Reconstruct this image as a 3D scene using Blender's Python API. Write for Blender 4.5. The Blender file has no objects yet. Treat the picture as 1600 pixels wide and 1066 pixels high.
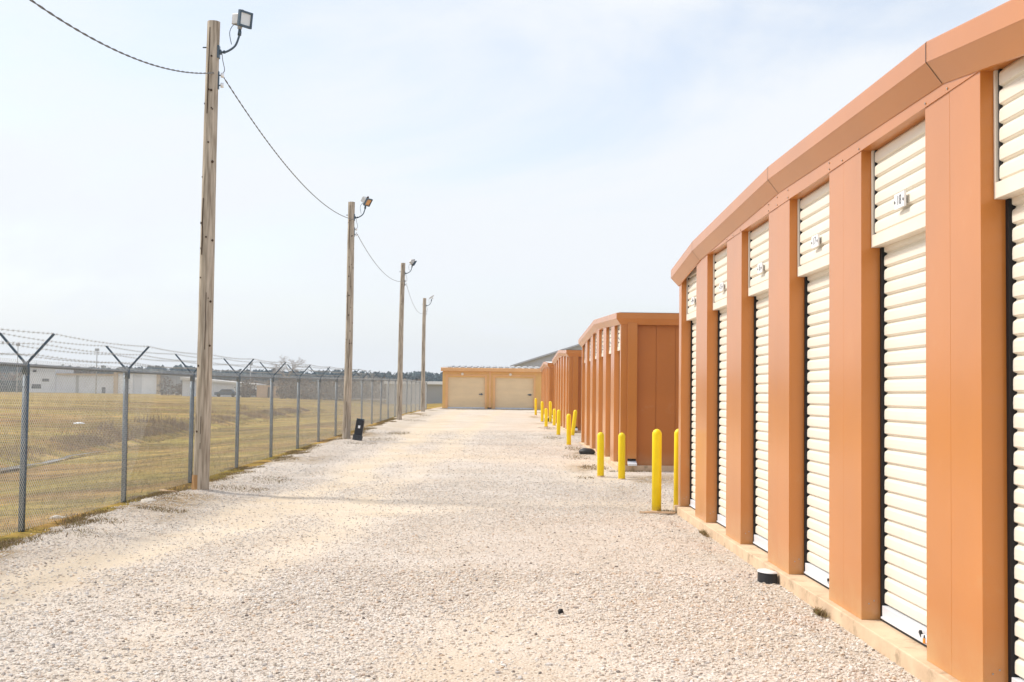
import bpy, bmesh, math, random
import numpy as np
from mathutils import Vector, Matrix

scene = bpy.context.scene
R = math.radians
random.seed(7)
rng = np.random.default_rng(11)

# ------------------------------------------------------------------ camera
EYE = 1.58
YAW, PITCH, ROLL = 0.00894, 0.043767, 0.012
cam_data = bpy.data.cameras.new("camera")
cam = bpy.data.objects.new("camera", cam_data)
scene.collection.objects.link(cam)
cam_data.sensor_width = 36.0
cam_data.lens = 36.0 * 1900.0 / 1600.0
cam_data.clip_start = 0.1
cam_data.clip_end = 5000.0
_f = Vector((math.sin(YAW) * math.cos(PITCH), math.cos(YAW) * math.cos(PITCH), math.sin(PITCH)))
_r = Vector((math.cos(YAW), -math.sin(YAW), 0.0))
_u = _r.cross(_f)
_r2 = _r * math.cos(ROLL) + _u * math.sin(ROLL)
_u2 = _u * math.cos(ROLL) - _r * math.sin(ROLL)
_m = Matrix((_r2, _u2, -_f)).transposed().to_4x4()
_m.translation = Vector((0, 0, EYE))
cam.matrix_world = _m
scene.camera = cam

# ------------------------------------------------------------------ sky, sun, exposure
SUN_DIR = Vector((-0.62, 0.20, 0.74)).normalized()      # towards the sun
SUN_EL = math.asin(SUN_DIR.z)
SUN_AZ = math.atan2(SUN_DIR.x, SUN_DIR.y)               # clockwise from +Y
world = bpy.data.worlds.new("World")
scene.world = world
world.use_nodes = True
wt = world.node_tree
wt.nodes.clear()
wo = wt.nodes.new("ShaderNodeOutputWorld")
bg = wt.nodes.new("ShaderNodeBackground")
sky = wt.nodes.new("ShaderNodeTexSky")
sky.sky_type = 'NISHITA'
sky.sun_disc = False
sky.sun_elevation = SUN_EL
sky.sun_rotation = SUN_AZ
sky.dust_density = 2.0
SKY_STRENGTH = 0.15
bg.inputs[1].default_value = SKY_STRENGTH
tc = wt.nodes.new("ShaderNodeTexCoord")
mp = wt.nodes.new("ShaderNodeMapping")
mp.inputs['Scale'].default_value = (1.0, 1.0, 2.6)
mp.inputs['Rotation'].default_value = (0.15, -0.25, 0.3)
n1 = wt.nodes.new("ShaderNodeTexNoise")
n1.inputs['Scale'].default_value = 1.9
n1.inputs['Detail'].default_value = 7.0
n1.inputs['Roughness'].default_value = 0.55
n1.inputs['Distortion'].default_value = 0.5
cr = wt.nodes.new("ShaderNodeMapRange")
cr.inputs['From Min'].default_value = 0.40
cr.inputs['From Max'].default_value = 0.63
cr.inputs['To Min'].default_value = 0.45
cr.inputs['To Max'].default_value = 1.0
cr.interpolation_type = 'SMOOTHSTEP'
mx = wt.nodes.new("ShaderNodeMix")
mx.data_type = 'RGBA'
mx.inputs['B'].default_value = (5.55, 5.76, 6.02, 1)       # bright thin cloud veil
wt.links.new(tc.outputs['Generated'], mp.inputs[0])
wt.links.new(mp.outputs[0], n1.inputs['Vector'])
wt.links.new(n1.outputs['Fac'], cr.inputs['Value'])
sz_ = wt.nodes.new("ShaderNodeSeparateXYZ")
wt.links.new(tc.outputs['Generated'], sz_.inputs[0])
hr = wt.nodes.new("ShaderNodeMapRange")
hr.inputs['From Min'].default_value = 0.0; hr.inputs['From Max'].default_value = 0.30
hr.inputs['To Min'].default_value = 1.0; hr.inputs['To Max'].default_value = 0.0
wt.links.new(sz_.outputs['Z'], hr.inputs['Value'])
mxm = wt.nodes.new("ShaderNodeMath"); mxm.operation = 'MAXIMUM'
wt.links.new(hr.outputs[0], mxm.inputs[0]); wt.links.new(cr.outputs[0], mxm.inputs[1])
wt.links.new(mxm.outputs[0], mx.inputs['Factor'])
vs_ = wt.nodes.new("ShaderNodeVectorMath"); vs_.operation = 'MULTIPLY'
vs_.inputs[1].default_value = (1.42, 1.34, 1.28)           # thin high veil over the blue
wt.links.new(sky.outputs[0], vs_.inputs[0])
wt.links.new(vs_.outputs[0], mx.inputs['A'])
wt.links.new(mx.outputs['Result'], bg.inputs[0])
wt.links.new(bg.outputs[0], wo.inputs[0])

sun_data = bpy.data.lights.new("sun", 'SUN')
sun_data.energy = 3.2
sun_data.angle = R(7.0)
sun_data.color = (1.0, 0.93, 0.84)
sun = bpy.data.objects.new("sun", sun_data)
scene.collection.objects.link(sun)
sun.rotation_euler = SUN_DIR.to_track_quat('Z', 'Y').to_euler()

scene.view_settings.view_transform = 'Standard'
scene.view_settings.look = 'None'
scene.view_settings.exposure = 0.17
scene.view_settings.gamma = 1.0
scene.cycles.max_bounces = 6
scene.cycles.diffuse_bounces = 3
scene.cycles.volume_bounces = 0

# ------------------------------------------------------------------ materials
def mat(name, col, rough=0.6, metallic=0.0, var=0.08, vscale=3.0, bump=0.0, bscale=40.0, spec=0.4,
        col2=None, stretch=(1, 1, 1), detail=5.0, coat=0.0, stain=None):
    m = bpy.data.materials.new(name)
    m.use_nodes = True
    t = m.node_tree
    b = t.nodes['Principled BSDF']
    b.inputs['Roughness'].default_value = rough
    b.inputs['Metallic'].default_value = metallic
    b.inputs['Specular IOR Level'].default_value = spec
    b.inputs['Coat Weight'].default_value = coat
    b.inputs['Coat Roughness'].default_value = 0.2
    b.inputs['Coat IOR'].default_value = 1.5
    c = t.nodes.new("ShaderNodeTexCoord")
    mpp = t.nodes.new("ShaderNodeMapping")
    mpp.inputs['Scale'].default_value = stretch
    n = t.nodes.new("ShaderNodeTexNoise")
    n.inputs['Scale'].default_value = vscale
    n.inputs['Detail'].default_value = detail
    mixn = t.nodes.new("ShaderNodeMix")
    mixn.data_type = 'RGBA'
    if col2 is None:
        lo = tuple(max(0, x * (1 - var)) for x in col)
        hi = tuple(min(1, x * (1 + var)) for x in col)
    else:
        lo, hi = col, col2
    rp = t.nodes.new("ShaderNodeMapRange")
    rp.inputs['From Min'].default_value = 0.3
    rp.inputs['From Max'].default_value = 0.7
    mixn.inputs['A'].default_value = (*lo, 1)
    mixn.inputs['B'].default_value = (*hi, 1)
    t.links.new(c.outputs['Object'], mpp.inputs[0])
    t.links.new(mpp.outputs[0], n.inputs['Vector'])
    t.links.new(n.outputs['Fac'], rp.inputs['Value'])
    t.links.new(rp.outputs[0], mixn.inputs['Factor'])
    out = mixn.outputs['Result']
    if stain is not None:
        # stain = (colour, noise scale, threshold, amount, height of the dirty foot or None)
        scol, ssc, sth, sam, sfoot = stain
        ns = t.nodes.new("ShaderNodeTexNoise"); ns.inputs['Scale'].default_value = ssc; ns.inputs['Detail'].default_value = 8; ns.inputs['Roughness'].default_value = 0.7
        t.links.new(c.outputs['Object'], ns.inputs['Vector'])
        mr = t.nodes.new("ShaderNodeMapRange"); mr.inputs['From Min'].default_value = sth; mr.inputs['From Max'].default_value = sth + 0.12
        mr.inputs['To Max'].default_value = sam
        t.links.new(ns.outputs['Fac'], mr.inputs['Value'])
        fac = mr.outputs[0]
        if sfoot is not None:
            sx = t.nodes.new("ShaderNodeSeparateXYZ"); t.links.new(c.outputs['Object'], sx.inputs[0])
            mz = t.nodes.new("ShaderNodeMapRange"); mz.inputs['From Min'].default_value = 0.0; mz.inputs['From Max'].default_value = sfoot
            mz.inputs['To Min'].default_value = 1.0; mz.inputs['To Max'].default_value = 0.0
            t.links.new(sx.outputs['Z'], mz.inputs['Value'])
            ad = t.nodes.new("ShaderNodeMath"); ad.operation = 'MULTIPLY'
            n3 = t.nodes.new("ShaderNodeMapRange"); n3.inputs['From Min'].default_value = 0.3; n3.inputs['From Max'].default_value = 0.65
            t.links.new(ns.outputs['Fac'], n3.inputs['Value'])
            t.links.new(n3.outputs[0], ad.inputs[0]); t.links.new(mz.outputs[0], ad.inputs[1])
            mxx = t.nodes.new("ShaderNodeMath"); mxx.operation = 'MAXIMUM'
            t.links.new(ad.outputs[0], mxx.inputs[0]); t.links.new(fac, mxx.inputs[1]); fac = mxx.outputs[0]
        ms = t.nodes.new("ShaderNodeMix"); ms.data_type = 'RGBA'; ms.inputs['B'].default_value = (*scol, 1)
        t.links.new(fac, ms.inputs['Factor']); t.links.new(out, ms.inputs['A']); out = ms.outputs['Result']
    t.links.new(out, b.inputs['Base Color'])
    if bump > 0:
        n2 = t.nodes.new("ShaderNodeTexNoise")
        n2.inputs['Scale'].default_value = bscale
        n2.inputs['Detail'].default_value = 6.0
        t.links.new(mpp.outputs[0], n2.inputs['Vector'])
        bp = t.nodes.new("ShaderNodeBump")
        bp.inputs['Strength'].default_value = 1.0
        bp.inputs['Distance'].default_value = bump
        t.links.new(n2.outputs['Fac'], bp.inputs['Height'])
        t.links.new(bp.outputs[0], b.inputs['Normal'])
    return m

TERRA = mat("terracotta_painted_steel", (0.57, 0.205, 0.038), 0.38, var=0.06, vscale=1.1, bump=0.006, bscale=1.1, coat=0.6,
            stain=((0.58, 0.34, 0.14), 2.2, 0.62, 0.25, 0.42))
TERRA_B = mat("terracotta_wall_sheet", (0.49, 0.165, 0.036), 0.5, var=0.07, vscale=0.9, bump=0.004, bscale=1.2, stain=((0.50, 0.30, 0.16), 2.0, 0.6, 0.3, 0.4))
OCHRE = mat("ochre_painted_steel", (0.78, 0.47, 0.16), 0.5, var=0.07, vscale=1.5)
OCHRE_T = mat("ochre_trim", (0.80, 0.45, 0.20), 0.5, var=0.05, vscale=1.5)
CREAM = mat("cream_painted_steel", (0.85, 0.79, 0.68), 0.45, var=0.03, vscale=2.0, stretch=(1, 0.4, 3), stain=((0.70, 0.60, 0.46), 3.0, 0.60, 0.35, 0.30))
CREAM_F = mat("cream_frame", (0.84, 0.77, 0.66), 0.45, var=0.04)
BEIGE = mat("beige_door_sheet", (0.84, 0.66, 0.42), 0.5, var=0.05, vscale=1.0, stretch=(1, 1, 3))
BLACK = mat("black_rubber_and_hollow", (0.012, 0.012, 0.014), 0.7)
DARKGAP = mat("dark_sealant", (0.05, 0.03, 0.02), 0.8)
ALU = mat("brushed_aluminium", (0.74, 0.78, 0.84), 0.4, metallic=0.1, var=0.08, vscale=8, stretch=(1, 0.2, 1))
STEEL = mat("galvanised_steel", (0.080, 0.118, 0.155), 0.45, metallic=0.35, var=0.18, vscale=9)
WIRE = mat("galvanised_wire", (0.44, 0.43, 0.40), 0.45, metallic=0.4, var=0.15, vscale=6)
SCREW = mat("screw_zinc", (0.45, 0.38, 0.32), 0.4, metallic=0.6)
CONC = mat("tan_concrete", (0.58, 0.42, 0.275), 0.85, var=0.1, vscale=4, bump=0.003, bscale=30, col2=(0.72, 0.545, 0.37), stain=((0.34, 0.25, 0.16), 6.0, 0.54, 0.75, None))
CONC_G = mat("grey_concrete", (0.36, 0.32, 0.27), 0.9, var=0.1, vscale=4, bump=0.003, bscale=30, col2=(0.50, 0.46, 0.40))
YELLOW = mat("yellow_plastic_sleeve", (0.95, 0.70, 0.004), 0.45, var=0.05, vscale=5, stain=((0.42, 0.30, 0.10), 14.0, 0.66, 0.6, 0.10))
WOOD = mat("weathered_pole_wood", (0.24, 0.195, 0.145), 0.85, vscale=7.0, col2=(0.60, 0.525, 0.43), stretch=(4, 4, 0.30),
           bump=0.006, bscale=9.0, detail=8)
WOOD_D = mat("knots_and_cracks", (0.06, 0.035, 0.02), 0.9)
WOOD_B = mat("rusty_stained_wood", (0.34, 0.17, 0.06), 0.9, vscale=9, col2=(0.52, 0.34, 0.17), stretch=(3, 3, 0.5))
SIGNW = mat("white_sign_plastic", (0.88, 0.90, 0.93), 0.4, var=0.02)
INK = mat("dark_grey_ink", (0.16, 0.16, 0.17), 0.6)
LAMPG = mat("cast_grey_aluminium", (0.55, 0.55, 0.55), 0.45, metallic=0.2, var=0.1, vscale=10)
LENS = mat("milky_lens", (0.72, 0.76, 0.78), 0.15, var=0.03)
LENS_O = mat("amber_reflection_lens", (0.62, 0.33, 0.13), 0.25, var=0.1)  # orange reflection put into the lens colour
CAP_R = mat("dark_red_photocell", (0.06, 0.015, 0.012), 0.4)
CABLE = mat("weathered_cable", (0.17, 0.17, 0.17), 0.6, var=0.2, vscale=30)
BLKPL = mat("black_plastic", (0.018, 0.02, 0.024), 0.5, var=0.2, vscale=20)
BLKPL2 = mat("scuffed_black_plastic", (0.045, 0.05, 0.055), 0.6, var=0.3, vscale=14)
ORANGE = mat("orange_padlock", (0.8, 0.30, 0.03), 0.4)
STRAW = mat("dead_plank", (0.50, 0.32, 0.18), 0.9, vscale=8, col2=(0.66, 0.48, 0.32), stretch=(0.5, 3, 3))
HWHITE = mat("white_hangar_steel", (0.74, 0.76, 0.80), 0.5, var=0.04, vscale=0.2)
HDOOR = mat("bright_hangar_door", (0.90, 0.92, 0.95), 0.5, var=0.03, vscale=0.2)
HGREY = mat("grey_hangar_steel", (0.42, 0.42, 0.42), 0.6, var=0.06, vscale=0.2)
HTAN = mat("tan_hangar_trim", (0.60, 0.46, 0.30), 0.6)
HROOF = mat("pale_roof_sheet", (0.80, 0.78, 0.74), 0.5, var=0.04, vscale=0.3)
GROOF = mat("blue_grey_roof_sheet", (0.56, 0.58, 0.63), 0.5, var=0.05, vscale=0.2)
DWIN = mat("dark_opening", (0.05, 0.06, 0.07), 0.4)
BARK = mat("grey_twig_bark", (0.44, 0.38, 0.33), 0.9, var=0.15)
PINK = mat("pinkish_apron", (0.55, 0.47, 0.42), 0.9, var=0.05, vscale=0.05)
TANW = mat("pinkish_tan_wall", (0.66, 0.46, 0.30), 0.7)

def leafmat(name, cols, rough=0.9):
    m = bpy.data.materials.new(name)
    m.use_nodes = True
    t = m.node_tree
    b = t.nodes['Principled BSDF']
    b.inputs['Roughness'].default_value = rough
    b.inputs['Specular IOR Level'].default_value = 0.15
    g = t.nodes.new("ShaderNodeNewGeometry")
    r = t.nodes.new("ShaderNodeValToRGB")
    el = r.color_ramp.elements
    while len(el) < len(cols):
        el.new(0.5)
    for i, c in enumerate(cols):
        el[i].position = i / (len(cols) - 1) if len(cols) > 1 else 0
        el[i].color = (*c, 1)
    t.links.new(g.outputs['Random Per Island'], r.inputs[0])
    t.links.new(r.outputs[0], b.inputs['Base Color'])
    return m

M_STONE = leafmat("crushed_limestone", [(0.44, 0.38, 0.31), (0.65, 0.58, 0.50), (0.70, 0.65, 0.58), (0.60, 0.53, 0.45),
                                         (0.74, 0.71, 0.67), (0.62, 0.47, 0.34), (0.62, 0.59, 0.56), (0.20, 0.17, 0.15)])
for e in M_STONE.node_tree.nodes:
    if e.type == 'VALTORGB':
        for el, p in zip(e.color_ramp.elements, (0, 0.10, 0.38, 0.5, 0.72, 0.90, 0.94, 1.0)):
            el.position = p
M_GRASS = leafmat("dry_winter_grass", [(0.12, 0.08, 0.03), (0.42, 0.30, 0.10), (0.22, 0.21, 0.05), (0.60, 0.44, 0.18), (0.20, 0.13, 0.06)])
M_EDGE = leafmat("brown_edge_grass", [(0.15, 0.10, 0.05), (0.34, 0.24, 0.13), (0.24, 0.22, 0.08), (0.20, 0.14, 0.08), (0.42, 0.31, 0.18)])
M_REED = leafmat("brown_ditch_stalks", [(0.17, 0.11, 0.06), (0.36, 0.25, 0.15), (0.25, 0.17, 0.10)])
M_FAR = leafmat("distant_evergreen", [(0.05, 0.075, 0.07), (0.08, 0.11, 0.10), (0.06, 0.085, 0.085)])
M_BRUSH = leafmat("bare_brown_brush", [(0.15, 0.13, 0.11), (0.24, 0.20, 0.16), (0.19, 0.18, 0.16), (0.30, 0.20, 0.13)])

# ------------------------------------------------------------------ mesh helpers
class MB:
    def __init__(s):
        s.v = []; s.f = []; s.mi = []; s.sm = []
    def add(s, vs, fs, mi=0, smooth=False):
        o = len(s.v)
        s.v.extend([tuple(map(float, p)) for p in vs])
        for f in fs:
            s.f.append(tuple(i + o for i in f)); s.mi.append(mi); s.sm.append(smooth)
        return s
    def box(s, x0, x1, y0, y1, z0, z1, mi=0):
        vs = [(x0, y0, z0), (x1, y0, z0), (x1, y1, z0), (x0, y1, z0), (x0, y0, z1), (x1, y0, z1), (x1, y1, z1), (x0, y1, z1)]
        fs = [(0, 3, 2, 1), (4, 5, 6, 7), (0, 1, 5, 4), (1, 2, 6, 5), (2, 3, 7, 6), (3, 0, 4, 7)]
        return s.add(vs, fs, mi)
    def obox(s, c, ax, ay, az, hx, hy, hz, mi=0):
        c = Vector(c); ax = Vector(ax).normalized(); ay = Vector(ay).normalized(); az = Vector(az).normalized()
        vs = []
        for k in (-1, 1):
            for (i, j) in ((-1, -1), (1, -1), (1, 1), (-1, 1)):
                vs.append(c + ax * hx * i + ay * hy * j + az * hz * k)
        fs = [(0, 3, 2, 1), (4, 5, 6, 7), (0, 1, 5, 4), (1, 2, 6, 5), (2, 3, 7, 6), (3, 0, 4, 7)]
        return s.add(vs, fs, mi)
    def tube(s, pts, rad, n=8, mi=0, caps=True, smooth=True):
        pts = [Vector(p) for p in pts]
        if not hasattr(rad, '__len__'):
            rad = [rad] * len(pts)
        o = len(s.v); vs = []
        prev = None
        for i, p in enumerate(pts):
            a = pts[max(0, i - 1)]; b = pts[min(len(pts) - 1, i + 1)]
            d = (b - a).normalized()
            ref = prev if prev is not None else (Vector((1, 0, 0)) if abs(d.x) < 0.9 else Vector((0, 1, 0)))
            u = (ref - d * ref.dot(d)).normalized(); prev = u
            w = d.cross(u)
            for k in range(n):
                an = 2 * math.pi * k / n
                vs.append(p + (u * math.cos(an) + w * math.sin(an)) * rad[i])
        fs = []
        for i in range(len(pts) - 1):
            for k in range(n):
                k2 = (k + 1) % n
                fs.append((i * n + k, i * n + k2, (i + 1) * n + k2, (i + 1) * n + k))
        s.add(vs, fs, mi, smooth)
        if caps:
            s.f.append(tuple(o + k for k in reversed(range(n)))); s.mi.append(mi); s.sm.append(False)
            s.f.append(tuple(o + (len(pts) - 1) * n + k for k in range(n))); s.mi.append(mi); s.sm.append(False)
        return s
    def build(s, name, mats, parent=None, bevel=0.0, origin=None):
        """vertices are in world space; they are stored relative to the thing's origin"""
        if not isinstance(mats, (list, tuple)):
            mats = [mats]
        root = parent
        while root is not None and root.parent is not None:
            root = root.parent
        org = Vector(origin) if origin is not None else (root.location.copy() if root is not None else Vector((0, 0, 0)))
        me = bpy.data.meshes.new(name)
        me.from_pydata([(x - org.x, y - org.y, z - org.z) for x, y, z in s.v], [], s.f)
        me.polygons.foreach_set('material_index', s.mi)
        me.polygons.foreach_set('use_smooth', s.sm)
        for m in mats:
            me.materials.append(m)
        me.update()
        ob = bpy.data.objects.new(name, me)
        scene.collection.objects.link(ob)
        if parent is not None:
            ob.parent = parent
        elif origin is not None:
            ob.location = org
        if bevel > 0:
            md = ob.modifiers.new("bevel", 'BEVEL')
            md.width = bevel; md.segments = 2; md.limit_method = 'ANGLE'; md.angle_limit = R(40)
        return ob

def fast_mesh(name, verts, faces, mats, smooth=False):
    """verts (n,3) array, faces (m,k) array with constant k"""
    me = bpy.data.meshes.new(name)
    nv = len(verts); nf, k = faces.shape
    me.vertices.add(nv)
    me.vertices.foreach_set('co', np.ascontiguousarray(verts, dtype=np.float32).ravel())
    me.loops.add(nf * k)
    me.loops.foreach_set('vertex_index', np.ascontiguousarray(faces, dtype=np.int32).ravel())
    me.polygons.add(nf)
    me.polygons.foreach_set('loop_start', np.arange(0, nf * k, k, dtype=np.int32))
    me.polygons.foreach_set('loop_total', np.full(nf, k, dtype=np.int32))
    me.polygons.foreach_set('use_smooth', np.full(nf, smooth, dtype=bool))
    me.update(calc_edges=True)
    for m in (mats if isinstance(mats, (list, tuple)) else [mats]):
        me.materials.append(m)
    ob = bpy.data.objects.new(name, me)
    scene.collection.objects.link(ob)
    return ob

def tag(o, label=None, cat=None, group=None, kind=None):
    if label: o['label'] = label
    if cat: o['category'] = cat
    if group: o['group'] = group
    if kind: o['kind'] = kind
    return o

def empty(name, loc, label, cat, group=None):
    o = bpy.data.objects.new(name, None)
    scene.collection.objects.link(o)
    o.location = loc
    o.empty_display_size = 0.2
    return tag(o, label, cat, group)

def copy_tree(o, parent=None):
    c = o.copy(); scene.collection.objects.link(c)
    if parent is not None:
        c.parent = parent
    for ch in list(o.children):
        copy_tree(ch, c)
    return c

# smooth value noise for terrain and scatter masks
_perm = rng.random((256, 256))
def vnoise(x, y):
    xi = np.floor(x).astype(int); yi = np.floor(y).astype(int)
    fx = x - xi; fy = y - yi
    fx = fx * fx * (3 - 2 * fx); fy = fy * fy * (3 - 2 * fy)
    a = _perm[xi & 255, yi & 255]; b = _perm[(xi + 1) & 255, yi & 255]
    c = _perm[xi & 255, (yi + 1) & 255]; d = _perm[(xi + 1) & 255, (yi + 1) & 255]
    return (a * (1 - fx) + b * fx) * (1 - fy) + (c * (1 - fx) + d * fx) * fy
def fbm(x, y, o=4):
    s = 0; a = 0.5; t = 0
    for i in range(o):
        s = s + a * vnoise(x * 2 ** i + 17.3 * i, y * 2 ** i + 5.1 * i); t += a; a *= 0.5
    return s / t
def smooth(a, b, x):
    t = np.clip((x - a) / (b - a), 0, 1)
    return t * t * (3 - 2 * t)

# ------------------------------------------------------------------ terrain
def G(y):
    return np.interp(y, [-20, 20, 35, 50, 68, 90, 160, 4000], [0, 0, .12, .28, .45, .47, .47, .47])
def ditch_x(y):
    return -13.2 - 0.045 * (np.clip(y, 0, 140) - 35)
def T(x, y):
    x = np.asarray(x, float); y = np.asarray(y, float)
    g = G(y)
    dx = ditch_x(y)
    bank = -0.16 * smooth(-5.3, -6.6, x) - 0.46 * smooth(-6.3, dx + 1.2, x) - 0.13 * np.exp(-((x - dx) / 0.5) ** 2)
    rise = 0.26 * smooth(dx - 0.3, dx - 1.8, x) + 0.36 * smooth(dx - 1.5, dx - 26, x)
    relief = (fbm(x * 0.35, y * 0.18) - 0.5) * 0.12 * smooth(-6.2, -9, x)
    return g + bank + rise + relief
def edge_x(y):
    y = np.asarray(y, float)
    return -5.12 + 0.6 * (fbm(y * 0.45, y * 0 + 3.3) - 0.5) + 0.35 * (fbm(y * 3.1, y * 0 + 9.3) - 0.5)

def grid(xs, ys, zf):
    X, Y = np.meshgrid(xs, ys)
    V = np.stack([X.ravel(), Y.ravel(), zf(X, Y).ravel()], 1)
    nx = len(xs); ny = len(ys)
    i = np.arange(ny - 1)[:, None] * nx + np.arange(nx - 1)[None, :]
    F = np.stack([i, i + 1, i + nx + 1, i + nx], -1).reshape(-1, 4)
    return V, F

xs = np.concatenate([np.array([-430, -380, -330, -280, -240, -200, -170]), np.linspace(-150, -45, 22), np.arange(-42, -18, 1.0), np.arange(-18, -5.0, 0.22), np.array([-4.6, -4, -2, 0, 5, 10, 20, 40, 80, 150, 250, 430])])
ys = np.concatenate([np.array([-60, -20, 0, 4]), np.arange(6, 60, 0.5), np.arange(60, 130, 3.0), np.linspace(135, 400, 20), np.array([450, 500, 560, 620, 690])])
V, F = grid(xs, ys, lambda X, Y: T(X, Y) - 0.05 * smooth(-5.0, -4.6, X))
ground = fast_mesh("ground", V, F, [], smooth=True)
tag(ground, kind='structure')

def field_material():
    m = bpy.data.materials.new("dry_field_grass"); m.use_nodes = True
    t = m.node_tree; b = t.nodes['Principled BSDF']
    b.inputs['Roughness'].default_value = 0.95
    b.inputs['Specular IOR Level'].default_value = 0.1
    c = t.nodes.new("ShaderNodeTexCoord")
    def noise(scale, stretch, detail=6, rough=0.6, loc=(0, 0, 0)):
        mm = t.nodes.new("ShaderNodeMapping"); mm.inputs['Scale'].default_value = stretch
        mm.inputs['Location'].default_value = loc
        n = t.nodes.new("ShaderNodeTexNoise"); n.inputs['Scale'].default_value = scale
        n.inputs['Detail'].default_value = detail; n.inputs['Roughness'].default_value = rough
        t.links.new(c.outputs['Object'], mm.inputs[0]); t.links.new(mm.outputs[0], n.inputs['Vector'])
        return n.outputs['Fac']
    def ramp(fac, stops):
        r = t.nodes.new("ShaderNodeValToRGB")
        el = r.color_ramp.elements
        while len(el) < len(stops): el.new(0.5)
        for e, (p, col) in zip(el, stops):
            e.position = p; e.color = (*col, 1)
        t.links.new(fac, r.inputs[0]); return r.outputs[0]
    def mix(a, b_, fac, mode='MIX'):
        n = t.nodes.new("ShaderNodeMix"); n.data_type = 'RGBA'; n.blend_type = mode
        if isinstance(fac, float): n.inputs['Factor'].default_value = fac
        else: t.links.new(fac, n.inputs['Factor'])
        t.links.new(a, n.inputs['A'])
        if isinstance(b_, tuple): n.inputs['B'].default_value = (*b_, 1)
        else: t.links.new(b_, n.inputs['B'])
        return n.outputs['Result']
    base = ramp(noise(0.22, (0.5, 1.0, 1), 8, 0.65), [(0.30, (0.27, 0.18, 0.09)), (0.43, (0.50, 0.34, 0.13)), (0.54, (0.34, 0.29, 0.07)), (0.68, (0.58, 0.42, 0.20))])
    fine = ramp(noise(9.0, (1, 0.7, 1), 6, 0.75), [(0.3, (0.22, 0.20, 0.17)), (0.5, (0.95, 0.95, 0.9)), (0.7, (1.35, 1.3, 1.2))])
    streak = ramp(noise(0.5, (0.12, 1.6, 1), 5, 0.6, (9, 3, 0)), [(0.38, (0.72, 0.66, 0.62)), (0.6, (1.05, 1.05, 1.0))])
    mid = ramp(noise(1.3, (0.45, 1.0, 1), 7, 0.7, (2, 7, 0)), [(0.36, (0.34, 0.30, 0.25)), (0.47, (0.88, 0.88, 0.80)), (0.60, (1.30, 1.22, 1.08))])
    patch = ramp(noise(0.07, (0.5, 1.4, 1), 5, 0.6, (5, 1, 0)), [(0.42, (0.66, 0.60, 0.56)), (0.56, (1.10, 1.06, 1.0))])
    col = mix(mix(mix(base, fine, 0.75, 'MULTIPLY'), streak, 0.8, 'MULTIPLY'), mid, 0.85, 'MULTIPLY')
    col = mix(col, patch, 1.0, 'MULTIPLY')
    t.links.new(col, b.inputs['Base Color'])
    bp = t.nodes.new("ShaderNodeBump"); bp.inputs['Distance'].default_value = 0.05
    t.links.new(noise(14.0, (1, 1, 1), 6, 0.8), bp.inputs['Height'])
    t.links.new(bp.outputs[0], b.inputs['Normal'])
    return m
ground.data.materials.append(field_material())

# gravel lane: one dense sheet with two attributes (packed fines, brown soil)
def lane_masks(X, Y):
    # packed, tan wheel tracks: long curved bands plus broad patches
    n = fbm(X * 0.55 + 4, Y * 0.13 + 1, 4)
    tr1 = np.exp(-((X + 3.85 - 0.085 * (np.minimum(Y, 22) - 9) + 0.12 * np.sin(Y * 0.8)) / 0.42) ** 2)
    tr2 = np.exp(-((X + 2.15 - 0.03 * (Y - 9) + 0.10 * np.sin(Y * 0.7 + 1)) / 0.38) ** 2)
    cross = np.exp(-((Y - 17.2 - 0.12 * X - 0.4 * np.sin(X * 1.1)) / 0.9) ** 2) * smooth(-4.6, -3.4, X)
    cross2 = np.exp(-((Y - 28.5 + 0.35 * X) / 2.0) ** 2) * smooth(-4.6, -3.4, X)
    p = np.clip(1.25 * tr1 + 0.75 * tr2 + 0.7 * cross + 0.5 * cross2 + 1.6 * (n - 0.52), 0, 1)
    p = np.clip(p * smooth(-4.9, -4.3, X) * (0.55 + 0.6 * fbm(X * 2.1, Y * 1.4, 3)), 0, 1)
    p = np.clip(p + 0.35 * smooth(28, 60, Y), 0, 1)
    e = edge_x(Y)
    s = np.clip((fbm(X * 0.9 + 30, Y * 0.30, 4) - 0.53) * 9, 0, 1) * smooth(-3.6, -4.5, X)
    s = np.maximum(s, smooth(e + 0.30, e + 0.05, X) * 0.8)
    s = np.maximum(s, 0.9 * np.clip((fbm(X * 1.1 + 7, Y * 0.35 + 9, 3) - 0.58) * 9, 0, 1) * smooth(1.2, 1.9, X) * smooth(17, 24, Y))
    return p, s

def lane_z(X, Y):
    e = edge_x(Y)
    base = T(np.maximum(X, -5.3), Y) * 1.0
    base = np.where(X < -5.3, T(X, Y), base)
    p, s = lane_masks(X, Y)
    near = smooth(60, 30, Y)
    rel = (fbm(X * 1.3, Y * 1.1, 3) - 0.5) * 0.035 + (fbm(X * 9, Y * 9, 2) - 0.5) * 0.012 * near
    rel = rel - 0.018 * p - 0.02 * np.exp(-((Y - 17.9 - .1 * np.sin(X)) / 0.12) ** 2) * smooth(-4.3, -3, X) * smooth(2.0, 1.0, X)
    lim = smooth(2.4, 2.15, X) * smooth(e - 0.1, e + 0.5, X)
    berm = 0.05 * np.exp(-((X - e - 0.55) / 0.35) ** 2)
    base = base - 0.02 * smooth(2.1, 2.3, X) * smooth(18, 16, Y)
    return base + np.clip((X - e) * 0.22, -0.09, 0.0) + rel * lim + berm * smooth(e, e + .3, X) - 0.004
xs = np.concatenate([np.arange(-5.9, 2.7, 0.085), np.array([2.9, 3.3, 4, 6, 9, 14, 22, 30])])
ys = np.concatenate([np.array([-12, -6, -2, 0, 2, 3, 4]), np.arange(4.6, 30, 0.085), np.arange(30, 60, 0.3), np.arange(60, 89, 1.0), np.array([90, 94, 100])])
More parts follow.
